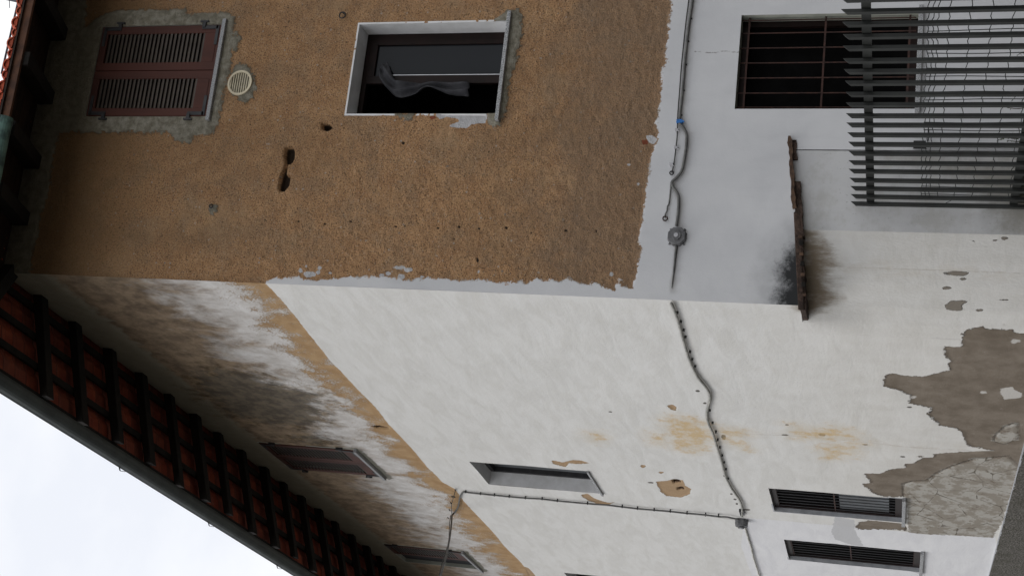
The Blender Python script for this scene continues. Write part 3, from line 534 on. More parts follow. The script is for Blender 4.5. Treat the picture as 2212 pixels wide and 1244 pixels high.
b = MB(); b.box(FL, .66, 18, -.05, .043, -.03, -.0175); b.build('plinth', M['reveal_grey'], house)
# back faces so the house is closed
b = MB(); far = W*18
pA, pB, pC, pD = O, np.array([7., 0, 0]), np.array([7., 0, 0])+far, far
for p, q in ((pB, pC), (pC, pD)):
    k = len(b.v); b.v += [tuple(p-np.array([0, 0, .46])), tuple(q-np.array([0, 0, .46])), tuple(q+np.array([0, 0, 10.9])), tuple(p+np.array([0, 0, 10.9]))]; b.f.append((k, k+1, k+2, k+3))
b.build('wall', M['reveal'], house, fix=False)

# stone, beam and brick carrying the overhanging corner
def slabpoly(F1, pts, z0, z1):   # pts in plan (x,y)
    mb = MB(); mb.prism([np.array([x, y, z0(x)]) for x, y in pts], [np.array([x, y, z1(x)]) for x, y in pts]); return mb
wob = lambda x, s: .004*math.sin(x*23+s)+.004*math.sin(x*57+s*2)+.002*math.sin(x*131+s)
def ledge(name, x0, x1, out, zb, zt, depth, mat, n=18, seed=0):
    mb = MB(); k = 0; rings = []
    for i in range(n+1):
        x = x0+(x1-x0)*i/n; f = 1
        zz = LZ(max(x, 0)); o = out*(1+.25*math.sin(x*19+seed)); a, c_ = zb+wob(x, seed), zt+wob(x, seed+2)
        rings.append([np.array([x, -o, zz+a]), np.array([x, -o, zz+c_]), np.array([x, depth, zz+c_]), np.array([x, depth, zz+a])])
    for r in rings: mb.v += [tuple(p) for p in r]
    for i in range(n):
        for j in range(4): a, b_ = i*4+j, i*4+(j+1) % 4; mb.f.append((a, b_, b_+4, a+4))
    mb.f.append((0, 1, 2, 3)); mb.f.append((n*4, n*4+1, n*4+2, n*4+3))
    return mb.build(name, mat, house)
ledge('lintel_plank', .93, 1.64, .055, .00, .035, .05, M['rustplate'], 22, 1)
ledge('lintel_beam', 0.66, 1.20, .024, -.055, .013, .30, M['lintel'], 26, 2)
ledge('lintel_beam', 1.42, 1.62, .012, -.04, .000, .10, M['lintel'], 10, 5)
ledge('lintel_stone', -.05, .78, .022, -.038, .014, .55, M['lintel'], 46, 3)
mb = MB(); tri = [(-.055, -.045), (.9, -.02), (.8, .4), (.12, .36), (-.02, .10)]
mb.prism([np.array([x, y, 2.160+.10*max(x, 0)]) for x, y in tri], [np.array([x, y, 2.215+.11*max(x, 0)]) for x, y in tri]); mb.build('lintel_stone', M['lintel'], house, bevel=.01)
for i, x in enumerate((.08, .17, .27, .37, .47, .57, .64)):    # brick ends pressed into the joint
    mb = MB(); w_ = .045 if i % 2 else .03; mb.box(FR, x, x+w_, .01, .042+.006*(i % 3), LZ(x)-.044, LZ(x)-.006); mb.build('brick_end', M['rafter'] if i % 2 else M['rustplate'], house, bevel=.006)

# roof: hipped, overhanging 1.25 m, tiles seen from below on battens and rafters
SL = .43; ZU = 10.90
def roofsheet(name, F, e0, e1, a0, a1, de, da, period, keep, mat, parent, amp=.03, lift=.05):
    es_, as_ = np.arange(e0, e1+1e-6, de), np.arange(a0, a1+1e-6, da); E, A = np.meshgrid(es_, as_, indexing='ij')
    fr = ((A-a0)/.36) % 1.0; tile = np.floor(E/period); row = np.floor((A-a0)/.36)
    jit = (np.sin(tile*12.9898+row*78.233)*43758.5453) % 1.0
    Zv = ZU+lift+SL*A + amp*np.abs(np.sin(math.pi*E/period)) + .035*(1-fr) + (jit-.5)*.008
    Pp = F.P0[None, None]+F.e*E[..., None]-F.n*A[..., None]; Pp[..., 2] = Zv
    c = (Pp[:-1, :-1]+Pp[1:, 1:])/2; a_in = -(c@NL); b_in = c[..., 1]; k = keep(a_in, b_in)
    i, j = np.where(k); n2 = len(as_); a = i*n2+j; fs = np.stack([a, a+n2, a+n2+1, a+1], 1)
    me = bpy.data.meshes.new(name); me.from_pydata(Pp.reshape(-1, 3).tolist(), [], fs.tolist()); me.materials.append(mat)
    o = bpy.data.objects.new(name, me); col.objects.link(o); o.parent = parent; s = o.modifiers.new('thick', 'SOLIDIFY'); s.thickness = .018; return o
AM = 3.42
roofsheet('roof', FL, -2.2, 18.4, -1.30, AM, .0275, .06, .22, lambda a, b: (a <= b+.03), M['tile'], house)
roofsheet('roof', FR, -2.0, 8.6, -1.13, AM, .0208, .06, .125, lambda a, b: (b <= a+.03) & (b <= (7*W[1]-a)+.03), M['tile_end'], house, amp=.02, lift=.015)
Fo = Frame((7, 0, 0), W, -NL)
roofsheet('roof', Fo, -2.2, 18.4, -1.30, AM, .055, .12, .22, lambda a, b: ((7*W[1]-a) <= b+.05), M['tile'], house)
def rafter(F, e, wdt, dep, a0=-1.22, a1=.45, lo=0):
    mb = MB(); A, B = [], []
    for a, top in ((a0, 0), (a1, 0), (a1, 1), (a0, 1)):
        z = ZU+SL*a - (0 if top else dep); zz = z+(.03 if (not top and a == a0) else 0)
        A.append(F.P(e-wdt/2, -a, zz)); B.append(F.P(e+wdt/2, -a, zz))
    mb.prism(A, B); return mb.build('rafter', M['rafter'], house, bevel=.006)
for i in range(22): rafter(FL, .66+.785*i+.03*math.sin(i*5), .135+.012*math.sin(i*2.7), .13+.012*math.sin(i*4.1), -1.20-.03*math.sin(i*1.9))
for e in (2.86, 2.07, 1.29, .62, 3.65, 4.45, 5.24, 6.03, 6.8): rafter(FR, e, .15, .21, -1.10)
mb = MB(); dh = (-NL*-1.22 + np.array([0, 0, 0])); E0 = None
# hip rafter: where both overhangs are equal
def hip(a):      # point with distance a from both eaves lines (a<0 outside)
    y = a; # -(x*NL0+y*NL1)=a
    x = (-a - y*NL[1])/NL[0]; return np.array([x, y, ZU+SL*a])
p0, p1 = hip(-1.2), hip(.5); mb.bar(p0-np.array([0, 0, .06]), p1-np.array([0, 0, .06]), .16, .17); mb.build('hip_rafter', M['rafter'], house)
mb = MB(); mb.tube([hip(a)+np.array([0, 0, .09]) for a in np.arange(-1.25, 3.42, .2)], .10, 10); mb.build('hip_tiles', M['tile_end'], house, smooth=True)
for k in range(5):     # battens parallel to the side eave
    a = -1.22+.36*k; mb = MB(); q = hip(a); e_ = (q-O)@W
    mb.bar(FL.P(e_, -a, ZU+SL*a+.03), FL.P(18, -a, ZU+SL*a+.03), .07, .045); mb.build('batten', M['rafter'], house)
# plank soffit over the front eave
mb = MB()
for k in range(9):
    a = -1.16+.155*k; q = hip(a+.07); x0 = q[0]-.02
    mb.box8([(x0, a, ZU+SL*a+.004), (7.5, a, ZU+SL*a+.004), (7.5, a+.148, ZU+SL*(a+.148)+.004), (x0, a+.148, ZU+SL*(a+.148)+.004), (x0, a, ZU+SL*a+.026), (7.5, a, ZU+SL*a+.026), (7.5, a+.148, ZU+SL*(a+.148)+.026), (x0, a+.148, ZU+SL*(a+.148)+.026)])
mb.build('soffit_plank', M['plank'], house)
mb = MB(); zf = ZU-SL*1.14; q = hip(-1.14); mb.box(FR, q[0]-.02, 8.4, 1.10, 1.13, zf-.09, zf+.03); mb.build('fascia_board', M['fascia'], house)
# rounded tile ends along the front eave
mb = MB(); x = q[0]; k = 0
while x < 8.2:
    r = .062 if k % 2 == 0 else .052; zc = zf+.050+(.010 if k % 2 == 0 else -.006); jx = random.uniform(-.006, .006); pts_o, pts_i = [], []
    for i in range(9): t = math.pi*i/8; pts_o.append((math.cos(t)*r, math.sin(t)*r)); pts_i.append((math.cos(t)*(r-.014), math.sin(t)*(r-.014)))
    prof = pts_o+pts_i[::-1]; y0, y1 = 1.165+random.uniform(-.012, .012), .92
    A = [FR.P(x+jx+px_, y0, zc+pz-SL*.04) for px_, pz in prof]; B = [FR.P(x+jx+px_, y1, zc+pz+SL*.25) for px_, pz in prof]; mb.prism(A, B)
    mb.prism([FR.P(x+jx+px_, y0-.02, zc+pz-SL*.04) for px_, pz in pts_i], [FR.P(x+jx+px_, y0-.03, zc+pz-SL*.04) for px_, pz in pts_i])
    x += .122; k += 1
mb.build('eave_tiles', M['tile_end'], house)
# gutters
def gutter(F, e0, e1, out, z, r, mat, name='gutter', n=10):
    mb = MB(); prof = [(out+math.cos(math.pi+math.pi*i/n)*r, z+math.sin(math.pi+math.pi*i/n)*r) for i in range(n+1)]; prof += [(out+math.cos(math.pi+math.pi*i/n)*(r-.006), z+math.sin(math.pi+math.pi*i/n)*(r-.006)) for i in range(n, -1, -1)]
    N_ = 12; A = [[F.P(e0+(e1-e0)*i/N_, o, zz+.004*math.sin(i*1.9)) for o, zz in prof] for i in range(N_+1)]
    k = 0
    for a in A: mb.v += [tuple(p) for p in a]
    L = len(prof)
    for i in range(N_):
        for j in range(L): a_, b_ = i*L+j, i*L+(j+1) % L; mb.f.append((a_, b_, b_+L, a_+L))
    for e_, d_ in ((e0, 0), (e1, 1)):
        A_ = [F.P(e_, out+math.cos(math.pi+math.pi*i/n)*r, z+math.sin(math.pi+math.pi*i/n)*r) for i in range(n+1)]; s_ = .004*(1 if d_ else -1); B_ = [p+F.e*s_ for p in A_]; mb.prism(A_, B_)
    mb.tube([F.P(e0, out+r, z), F.P(e1, out+r, z)], .009, 6)
    return mb.build(name, mat, house, smooth=False)
qg = hip(-1.27)
gl = gutter(FL, float(qg@W)-.02, 18.3, 1.36, 10.285, .093, M['zinc']); gr = gutter(FR, float(hip(-1.30)[0]), 1.35, 1.21, 10.30, .085, M['copper'])
mb = MB(); mb.tube([FR.P(1.28, 1.21, 10.30), FR.P(1.30, 1.21, 10.30)], .090, 18); mb.build('gutter_joint', M['copper'], house)
for (x, y) in ((265, 1008), (458, 1128), (606, 1220)):
    e_, z_ = FL.px(x, y, 1.45); mb = MB(); mb.bar(FL.P(e_, 1.30, 10.38), FL.P(e_, 1.50, 10.26), .025, .006); mb.bar(FL.P(e_, 1.50, 10.26), FL.P(e_+.02, 1.50, 10.20), .02, .006, (1, 0, 0)); mb.build('gutter_bracket', M['iron'], house)

# ------------------------------------------------------------------ windows
def reveal(F, h, depth, mat, lab=None, t=.012):
    e0, e1, z0, z1 = h; mb = MB(); x = .004
    mb.box(F, e0-.02, e0-.0, -depth, -.004, z0-.02, z1+.02); mb.box(F, e1, e1+.02, -depth, -.004, z0-.02, z1+.02)
    mb.box(F, e0, e1, -depth, -.004, z1, z1+.02); mb.box(F, e0, e1, -depth, -.004, z0-.02, z0)
    o = mb.build('window', mat, house)
    if lab: o['label'] = lab
    return o
def interior(F, h, parent, d0=.3, d1=2.2, pad=.5, mat=None):
    e0, e1, z0, z1 = h; a, b_, c_, d_ = e0-pad, e1+pad, z0-.6, z1+.4; mb = MB()
    k = 0; P = F.P
    mb.box(F, a, b_, -d1-.05, -d1, c_, d_); mb.box(F, a-.05, a, -d1, -d0, c_, d_); mb.box(F, b_, b_+.05, -d1, -d0, c_, d_); mb.box(F, a, b_, -d1, -d0, d_, d_+.05); mb.box(F, a, b_, -d1, -d0, c_-.05, c_)
    return mb.build('room_interior', mat or M['dark'], parent)
def sill(F, h, parent, out=.06, th=.04, ext=.07, mat=None, drop=.0):
    e0, e1, z0, z1 = h; mb = MB(); mb.box(F, e0-ext, e1+ext, -.05, out, z0-th-drop, z0+.001-drop); return mb.build('sill', mat or M['granite'], parent, bevel=.004)
def shutter_leaf(F, e0, e1, z0, z1, o, parent, hinge='l', ang=0., slatmat=None):
    """louvred leaf in plane, optionally swung outward about its hinge edge"""
    st, rt_, rb = .095, .085, .20; th = .035
    w = e1-e0; pts = MB(); sl = MB()
    def X(e, oo, z):     # local leaf coords -> wall frame
        if hinge == 'l': de = e-e0; return F.P(e0+de*math.cos(ang)-oo*math.sin(ang), o+de*math.sin(ang)+oo*math.cos(ang), z)
        de = e1-e; return F.P(e1-de*math.cos(ang)+oo*math.sin(ang), o+de*math.sin(ang)+oo*math.cos(ang), z)
    def bx(mb, a, b_, p, q, c_, d_): mb.box8([X(a, p, c_), X(b_, p, c_), X(b_, q, c_), X(a, q, c_), X(a, p, d_), X(b_, p, d_), X(b_, q, d_), X(a, q, d_)])
    bx(pts, e0, e0+st, 0, th, z0, z1); bx(pts, e1-st, e1, 0, th, z0, z1); bx(pts, e0+st, e1-st, 0.001, th-.001, z0, z0+rb); bx(pts, e0+st, e1-st, .001, th-.001, z1-rt_, z1)
    bx(pts, e0+st+.01, e1-st-.01, .004, th+.004, z0+.05, z0+.058)
    n = int((z1-z0-rb-rt_)/.052); p = (z1-z0-rb-rt_)/n
    for i in range(n):
        zc = z0+rb+(i+.5)*p; a, b_ = e0+st, e1-st
        sl.box8([X(a, th-.003, zc-.030), X(b_, th-.003, zc-.030), X(b_, .006, zc+.000), X(a, .006, zc+.000), X(a, th-.003, zc-.006), X(b_, th-.003, zc-.006), X(b_, .006, zc+.022), X(a, .006, zc+.022)])
    k = len(pts.v); nf0 = len(pts.f); pts.v += sl.v; pts.f += [tuple(i+k for i in f) for f in sl.f]
    lf = pts.build('shutter', M['shutter'], parent, bevel=.003); lf.data.materials.append(M['slat'])
    for p_ in lf.data.polygons:
        if p_.index >= nf0: p_.material_index = 1
    return lf, X
def strap(X, e0, e1, z0, z1, hinge, top, parent):
    mb = MB(); th = .036; s = 1 if hinge == 'l' else -1; e = e0 if hinge == 'l' else e1; zc = (z1-.05) if top else (z0+.05); v = -1 if top else 1
    def bx(a, b_, c_, d_, p=th, q=th+.008):
        a, b_ = min(a, b_), max(a, b_); c_, d_ = min(c_, d_), max(c_, d_); mb.box8([X(a, p, c_), X(b_, p, c_), X(b_, q, c_), X(a, q, c_), X(a, p, d_), X(b_, p, d_), X(b_, q, d_), X(a, q, d_)])
    bx(e+s*.01, e+s*.24, zc-.014, zc+.022); bx(e+s*.01, e+s*.05, zc, zc+v*.20); bx(e-s*.045, e+s*.03, zc+v*.20, zc+v*.16, th-.01, th+.016)
    bx(e-s*.05, e-s*.03, zc+v*.23, zc+v*.13, -.02, th+.02)
    mb.build('shutter_hinge', M['iron'], parent)
def shutter_window(F, h, lab, straps=True, leaves=((0, 0.), (1, 0.)), o=-.025):
    w = reveal(F, h, .22, M['reveal_green'], lab); e0, e1, z0, z1 = h; m_ = (e0+e1)/2
    mb = MB(); mb.box(F, e0, e1, -.09, -.07, z0, z1) if all(a == 0 for _, a in leaves) else mb.box(F, m_, e1, -.20, -.18, z0, z1); mb.build('backing', M['dark'], w)
    for i, a in leaves:
        if i == 0: lf, X = shutter_leaf(F, e0+.006, m_-.004, z0+.006, z1-.006, o, w, 'l', a); 
        else: lf, X = shutter_leaf(F, m_+.004, e1-.006, z0+.006, z1-.006, o, w, 'r', a)
        if straps:
            for top in (0, 1): strap(X, e0+.006 if i == 0 else m_+.004, m_-.004 if i == 0 else e1-.006, z0+.006, z1-.006, 'l' if i == 0 else 'r', top, w)
    sill(F, h, w, .05, .045, .05); return w
shutter_window(FR, WR[0], 'closed louvred shutter window on the ochre front')
shutter_window(FL, WL[0], 'closed louvred shutter window on the side wall')
w5 = shutter_window(FL, WL[4], 'shutter window with one leaf ajar near the frame edge', True, ((0, -0.0),))
e0, e1, z0, z1 = WL[4]; mb = MB(); m_ = (e0+e1)/2; mb.box(FL, m_, m_+.05, -.15, -.1, z0, z1); mb.box(FL, e1-.05, e1, -.15, -.1, z0, z1); mb.build('frame', M['vent'], w5)

# open window on the front
h = WR[1]; e0, e1, z0, z1 = h; w = reveal(FR, h, .26, M['reveal'], 'open middle window with dark glass and a grey curtain'); interior(FR, h, w, .34)
mb = MB(); o0, o1 = -.33, -.26
mb.box(FR, e1-.075, e1+.03, o0, o1, z0-.05, z1+.05); mb.box(FR, e0-.03, e0+.02, o0, o1, z0-.05, z1+.05); mb.box(FR, e0+.02, e1-.075, o0, o1, z1-.06, z1+.05); mb.box(FR, e0+.02, e1-.075, o0, o1, z0-.05, z0+.02); mb.build('frame', M['frame'], w, bevel=.004)
mid = e0+.535
mb = MB(); mb.box(FR, mid-.09, mid, -.30, -.245, z0+.02, z1-.06); mb.box(FR, e1-.13, e1-.075, -.30, -.252, z0+.02, z1-.06); mb.box(FR, mid, e1-.13, -.30, -.252, z1-.14, z1-.06); mb.box(FR, mid, e1-.13, -.30, -.252, z0+.02, z0+.06); mb.build('sash', M['frame'], w, bevel=.004)
mb = MB(); mb.box(FR, mid+.001, mid+.007, -.25, -.238, z0+.02, z1-.30); mb.build('metal_strip', M['chrome'], w)
#GM
gm = N('window_glass_dark', .12, .16); gm.color((.014, .016, .019)); gm = gm.m
mb = MB(); mb.box(FR, mid, e1-.13, -.285, -.280, z0+.06, z1-.14); mb.build('pane', gm, w)
sill(FR, h, w, .06, .04, .09)
# grey sheet hanging out behind the open half
def cloth():
    nu, nv = 30, 10; top = [(834, 134), (842, 150), (852, 170), (862, 178), (900, 177), (940, 177), (985, 179), (1014, 181)]; bot = [(818, 146), (822, 168), (835, 190), (860, 210), (895, 202), (925, 190), (970, 203), (1012, 208)]
    tp = smooth_path([FR.p3(x, y, -.21) for x, y in top], 5); bt = smooth_path([FR.p3(x, y, -.21) for x, y in bot], 5); mb = MB(); n = len(tp)
    for i in range(n):
        for j in range(nv+1):
            f = j/nv; p = tp[i]*(1-f)+bt[i]*f; p = p+np.array([0, .03*math.sin(f*9+i*.35)+.015*math.sin(i*.7), 0]); mb.v.append(tuple(p))
    for i in range(n-1):
        for j in range(nv): a = i*(nv+1)+j; mb.f.append((a, a+1, a+nv+2, a+nv+1))
    o = mb.build('curtain', M['cloth'], smooth=True, fix=False); s = o.modifiers.new('t', 'SOLIDIFY'); s.thickness = .006
    tag(o, 'grey curtain bunched in the open middle window', 'curtain')
cloth()

# barred ground floor windows
def barred(F, h, lab, depth, vb, hb, revm, obar=-.06, inner=None, bm_='rust'):
    e0, e1, z0, z1 = h; w = reveal(F, h, depth+.02, revm, lab)
    mb = MB(); mb.box(F, e0, e1, -depth-.04, -depth, z0, z1); mb.build('pane', M['void'], w)
    mb = MB(); a, b_ = -depth, -depth+.05
    mb.box(F, e0, e0+.06, a, b_, z0, z1); mb.box(F, e1-.06, e1, a, b_, z0, z1); mb.box(F, e0+.06, e1-.06, a, b_, z1-.07, z1); mb.box(F, e0+.06, e1-.06, a, b_, z0, z0+.09); mb.build('frame', M['frame'], w)
    if inner: inner(w)
    for f in vb: mb = MB(); e = e0+(e1-e0)*f; mb.tube([F.P(e, obar, z0+.02), F.P(e, obar, z1-.005)], .0065, 8); mb.build('bar', M[bm_], w)
    for zz in hb: mb = MB(); mb.bar(F.P(e0-.01, obar-.002, z0+(z1-z0)*zz), F.P(e1+.01, obar-.002, z0+(z1-z0)*zz), .010, .018); mb.build('cross_bar', M['rust'], w)
    sill(F, h, w, .05, .045, .05); return w
barred(FR, WR[2], 'barred ground floor window behind the fence', .20, (.04, .19, .35, .51, .67, .83, .97), (.045, .515, .955), M['reveal_green'])
def pane_reflection(F, h, a, b_, zf0, zf1, d):  # pale grey sheet on the pane, a reflection painted as plain colour
    def f(w):
        e0, e1, z0, z1 = h; mb = MB()
        mb.box(F, e0+(e1-e0)*a, e0+(e1-e0)*b_, -d+.002, -d+.006, z0+(z1-z0)*zf0, z0+(z1-z0)*zf1); mb.build('reflection_sheet', M['sheet'], w)
    return f
barred(FL, WL[2], 'barred ground floor window beside the cracked cement', .115, (.05, .17, .29, .41, .53, .65, .77, .90), (.045, .515, .96), M['reveal_grey'], -.075, pane_reflection(FL, WL[2], .2, .98, .1, .48, .115), 'iron')
barred(FL, WL[3], 'barred ground floor window farther down the side wall', .115, (.05, .17, .29, .41, .53, .65, .77, .90), (.045, .515, .96), M['reveal_grey'], -.075, None, 'iron')
# plain first floor windows on the side
for h, lab in ((WL[1], 'plain first floor window nearest the corner'), (WL[5], 'plain first floor window cut by the frame edge')):
    e0, e1, z0, z1 = h; w = reveal(FL, h, .30, M['reveal'], lab)
    mb = MB(); mb.box(FL, e0, e1, -.30, -.27, z0, z1); mb.build('pane', M['sheet'], w)
    mb = MB(); mb.box(FL, e0, e0+.05, -.27, -.20, z0, z1); mb.box(FL, e1-.05, e1, -.27, -.20, z0, z1); mb.box(FL, e0+.05, e1-.05, -.27, -.20, z1-.06, z1); mb.box(FL, e0+.05, e1-.05, -.27, -.20, z0, z0+.06); mb.build('frame', M['iron'], w)
    sill(FL, h, w, .03, .03, .02)

# round vent
vc = FR.px(520, 181); vr = .14
def ring(F, e, z, o0, o1, r0, r1, n=32):
    mb = MB()
    for i in range(n):
        a, b_ = 2*math.pi*i/n, 2*math.pi*(i+1)/n; ca, sa, cb, sb = math.cos(a), math.sin(a), math.cos(b_), math.sin(b_)
        mb.box8([F.P(e+ca*r0, o0, z+sa*r0), F.P(e+cb*r0, o0, z+sb*r0), F.P(e+cb*r1, o0, z+sb*r1), F.P(e+ca*r1, o0, z+sa*r1), F.P(e+ca*r0, o1, z+sa*r0), F.P(e+cb*r0, o1, z+sb*r0), F.P(e+cb*r1, o1, z+sb*r1), F.P(e+ca*r1, o1, z+sa*r1)])
    return mb
vt = ring(FR, vc[0], vc[1], -.01, .028, vr-.018, vr+.006).build('vent_grille', M['vent'], house); vt['label'] = 'round cream vent grille below the shuttered window'
mb = MB(); mb.tube([FR.P(vc[0], -.01, vc[1]), FR.P(vc[0], .004, vc[1])], vr-.01, 28); mb.build('vent_opening', M['clip'], vt)
mb = MB()
for i in range(9):
    dz = (-4+i)*.0275; hw = math.sqrt(max((vr-.016)**2-dz*dz, 0)); mb.box(FR, vc[0]-hw, vc[0]+hw, .008, .022, vc[1]+dz-.0045, vc[1]+dz+.0045)
mb.build('vent_slat', M['vent'], vt)

# ------------------------------------------------------------------ cables, boxes, hooks
def cable(F, px, r, mat, name, lab, off=.02, clips=(), n=6, group=None, taper=None, cm=None):
    pts = smooth_path([F.p3(x, y, off) for x, y in px], n); root = thing(name, lab, 'cable', pts[0], group)
    mb = MB(); rr = [r]*len(pts) if taper is None else [r+(taper-r)*i/(len(pts)-1) for i in range(len(pts))]; mb.tube(pts, rr, 8); mb.build('cable_sheath', mat, root, smooth=True)
    for x, y in clips:
        e, z = F.px(x, y, off); c_ = F.P(e, 0, z); mb = MB(); d = F.e if cm == 'h' else np.array([0, 0, 1.])
        mb.bar(F.P(e, -.01, z)-d*.012, F.P(e, -.01, z)+d*.012, .055, .022, F.n) if False else mb.box(F, e-(.005 if cm == 'h' else .017), e+(.005 if cm == 'h' else .017), -.01, off+(.0 if cm == 'h' else r)+.003, z-(.023 if cm == 'h' else .007), z+(.0 if cm == 'h' else .008))
        mb.build('cable_clip', M['cable_dark' if cm == 'h' and r > .0145 else 'clip'], root, bevel=.003)
    return root
cable(FR, [(1500, -60), (1496, -2), (1490, 40), (1484, 88), (1479, 138), (1475, 190), (1470, 240), (1467, 264)], .012, M['cable'], 'wall_cable', 'straight grey cable pair clipped to the white front above the blue tape', .02, [(1490, 40), (1484, 89), (1479, 139), (1474, 195), (1468, 248)], cm='h')
cable(FR, [(1493, -60), (1488, -2), (1482, 45), (1477, 92), (1472, 142), (1468, 195), (1464, 250), (1463, 290), (1460, 320), (1457, 345), (1452, 372)], .006, M['cable_dark'], 'support_wire', 'thin dark support wire running beside the grey cable to its hook', .02)
cable(FR, [(1467, 266), (1476, 276), (1483, 292), (1482, 320), (1477, 350), (1472, 370), (1460, 385), (1452, 393), (1454, 405), (1463, 417), (1466, 432), (1465, 460), (1461, 488)], .014, M['cable'], 'wall_cable', 'looping grey cable between the blue tape and the octagonal box', .025)
cable(FR, [(1450, 393), (1448, 415), (1445, 440), (1442, 446), (1441, 455), (1437, 464), (1437, 470)], .008, M['cable'], 'wall_cable', 'short frayed cable end hanging by the rusty hook', .02)
cable(FR, [(1461, 531), (1459, 550), (1456, 580), (1453, 605), (1451, 622)], .014, M['cable'], 'wall_cable', 'tapering painted cable stub below the octagonal box', .012, taper=.004)
mb = MB(); e, z = FR.px(1469, 265); mb.box(FR, e-.018, e+.018, .0, .045, z-.03, z+.03); mb.bar(FR.P(e+.01, .04, z), FR.P(e-.01, .05, z-.05), .02, .006); tag(mb.build('cable_tape', M['blue'], bevel=.006), 'bright blue tape tied round the grey cable', 'tape')
def torus(F, e, z, o, R, r, a0=0, a1=2*math.pi, flat=False):
    mb = MB(); pts = [F.P(e+math.cos(a0+(a1-a0)*i/16)*R, o, z+math.sin(a0+(a1-a0)*i/16)*R) for i in range(17)]; mb.tube(pts, r, 6); return mb
for (x, y), lab, R, a1 in (((1438, 474), 'rusty hook on the white front above the octagonal box', .022, 5.0), ((742, 36), 'iron ring set in the ochre wall beside the open window', .036, 6.28), ((459, 447), 'small black hook on the upper ochre wall', .020, 4.2), ((1452, 376), 'small shackle where the support wire ends', .018, 6.28)):
    e, z = FR.px(x, y); mb = torus(FR, e, z, .03, R, .007, .5, a1+.5); mb.tube([FR.P(e+R, .03, z), FR.P(e+R*.9, -.02, z+.005)], .007, 6); tag(mb.build('iron_ring', M['rust'] if x == 1438 else M['iron'], smooth=True), lab, 'hook')
for x, y in ((1463, 283), (1461, 321), (1451, 357)):
    e, z = FR.px(x, y); mb = MB(); mb.box(FR, e-.012, e+.012, -.01, .035, z-.018, z+.018); mb.tube([FR.P(e-.02, .03, z-.03), FR.P(e+.014, .03, z+.02)], .005, 6)
    tag(mb.build('wire_clamp', M['boxlite'], bevel=.004), {283: 'small wire clamp just below the blue tape', 321: 'middle small wire clamp on the support wire', 357: 'small wire clamp nearest the shackle'}[y], 'clamp', 'wire clamps on the support wire')
def octbox(F, e, z, R, lab, dep=.07):
    root = thing('junction_box', lab, 'junction box', F.P(e, 0, z))
    for r0, o0, o1, mt, nm in ((R, -.01, dep*.55, M['box'], 'box_body'), (R*.93, dep*.55, dep*.8, M['box'], 'box_lid'), (R*.5, dep*.8, dep, M['box'], 'box_boss'), (R*.22, dep, dep+.008, M['boxlite'], 'lid_screw')):
        n = 8 if nm != 'lid_screw' else 16; mb = MB(); A = [F.P(e+math.cos(2*math.pi*(i+.5)/n)*r0, o0, z+math.sin(2*math.pi*(i+.5)/n)*r0) for i in range(n)]; B = [F.P(e+math.cos(2*math.pi*(i+.5)/n)*r0*.94, o1, z+math.sin(2*math.pi*(i+.5)/n)*r0*.94) for i in range(n)]; mb.prism(A, B); mb.build(nm, mt, root, bevel=.003)
    for i in range(4):
        a = math.pi/4+i*math.pi/2; mb = MB(); mb.tube([F.P(e+math.cos(a)*R*.93, 0, z+math.sin(a)*R*.93), F.P(e+math.cos(a)*R*1.08, 0.01, z+math.sin(a)*R*1.0)], .010, 8); mb.build('cable_gland', M['box'], root)
e, z = FR.px(1463, 512); octbox(FR, e, z, .10, 'octagonal grey junction box on the white front')
e, z = FL.px(1602, 1122); octbox(FL, e+.02, z, .10, 'dark junction box where three cables meet on the side wall', .12)
cable(FL, snake, .015, M['cable_light'], 'wall_cable', 'wavy cable snaking across the white side wall', .03, [(1460, 678), (1468, 697), (1474, 715), (1478, 730), (1488, 762), (1493, 778), (1499, 793), (1531, 888), (1537, 915), (1544, 935), (1548, 952), (1553, 968), (1558, 985), (1562, 1000), (1566, 1015), (1571, 1035)], cm='h')
cable(FL, [(1596, 1121), (1580, 1118), (1570, 1116), (1552, 1115), (1520, 1111), (1484, 1108), (1448, 1104), (1413, 1101), (1377, 1098), (1344, 1094), (1310, 1090), (1269, 1087), (1204, 1081), (1171, 1077), (1135, 1075), (1100, 1072), (1060, 1068), (1020, 1064), (1003, 1062), (997, 1066), (993, 1075), (990, 1092), (984, 1104), (976, 1113)], .013, M['cable'], 'wall_cable', 'straight cable climbing the side wall from the dark box to the overhead hook', .03, [(1552, 1114), (1524, 1112), (1484, 1108), (1448, 1104), (1413, 1101), (1377, 1098), (1344, 1094), (1269, 1087), (1204, 1081), (1171, 1077), (1135, 1075), (1100, 1072), (1068, 1069), (1038, 1066), (1006, 1062)])
cable(FL, [(1608, 1134), (1614, 1155), (1622, 1180), (1628, 1205), (1636, 1230), (1642, 1250), (1648, 1290)], .014, M['cable_white'], 'wall_cable', 'white painted cable dropping from the dark box to the frame edge', .02)
# overhead cable
a = FL.p3(976, 1113, .12); far_p = CAM+ray(930, 1300)*((a-CAM)@FW*.80)
mid_p = [a+(far_p-a)*t+np.array([0, 0, -.25*t*(1-t)]) for t in np.linspace(0, 1.9, 20)]
root = thing('overhead_cable', 'overhead cable leaving the hook on the side wall', 'cable', a); mb = MB(); mb.tube([FL.p3(980, 1108, .05)]+mid_p, .014, 8); mb.build('cable_sheath', M['cable'], root, smooth=True)
mb = MB(); mb.tube([p+np.array([.0, 0, .02+.012*math.sin(i*1.3)]) for i, p in enumerate(mid_p)], .006, 6); mb.tube([FL.p3(984, 1058, .02), FL.p3(979, 1075, .06), FL.p3(975, 1090, .1), mid_p[0]], .006, 6); mb.build('support_wire', M['cable_dark'], root, smooth=True)
for x, y in ((974, 1086), (971, 1101), (968, 1118)):
    p = FL.p3(x, y, .1); mb = MB(); mb.bar(p-W*.03, p+W*.03, .012, .012); mb.build('wire_clamp', M['clip'], root)
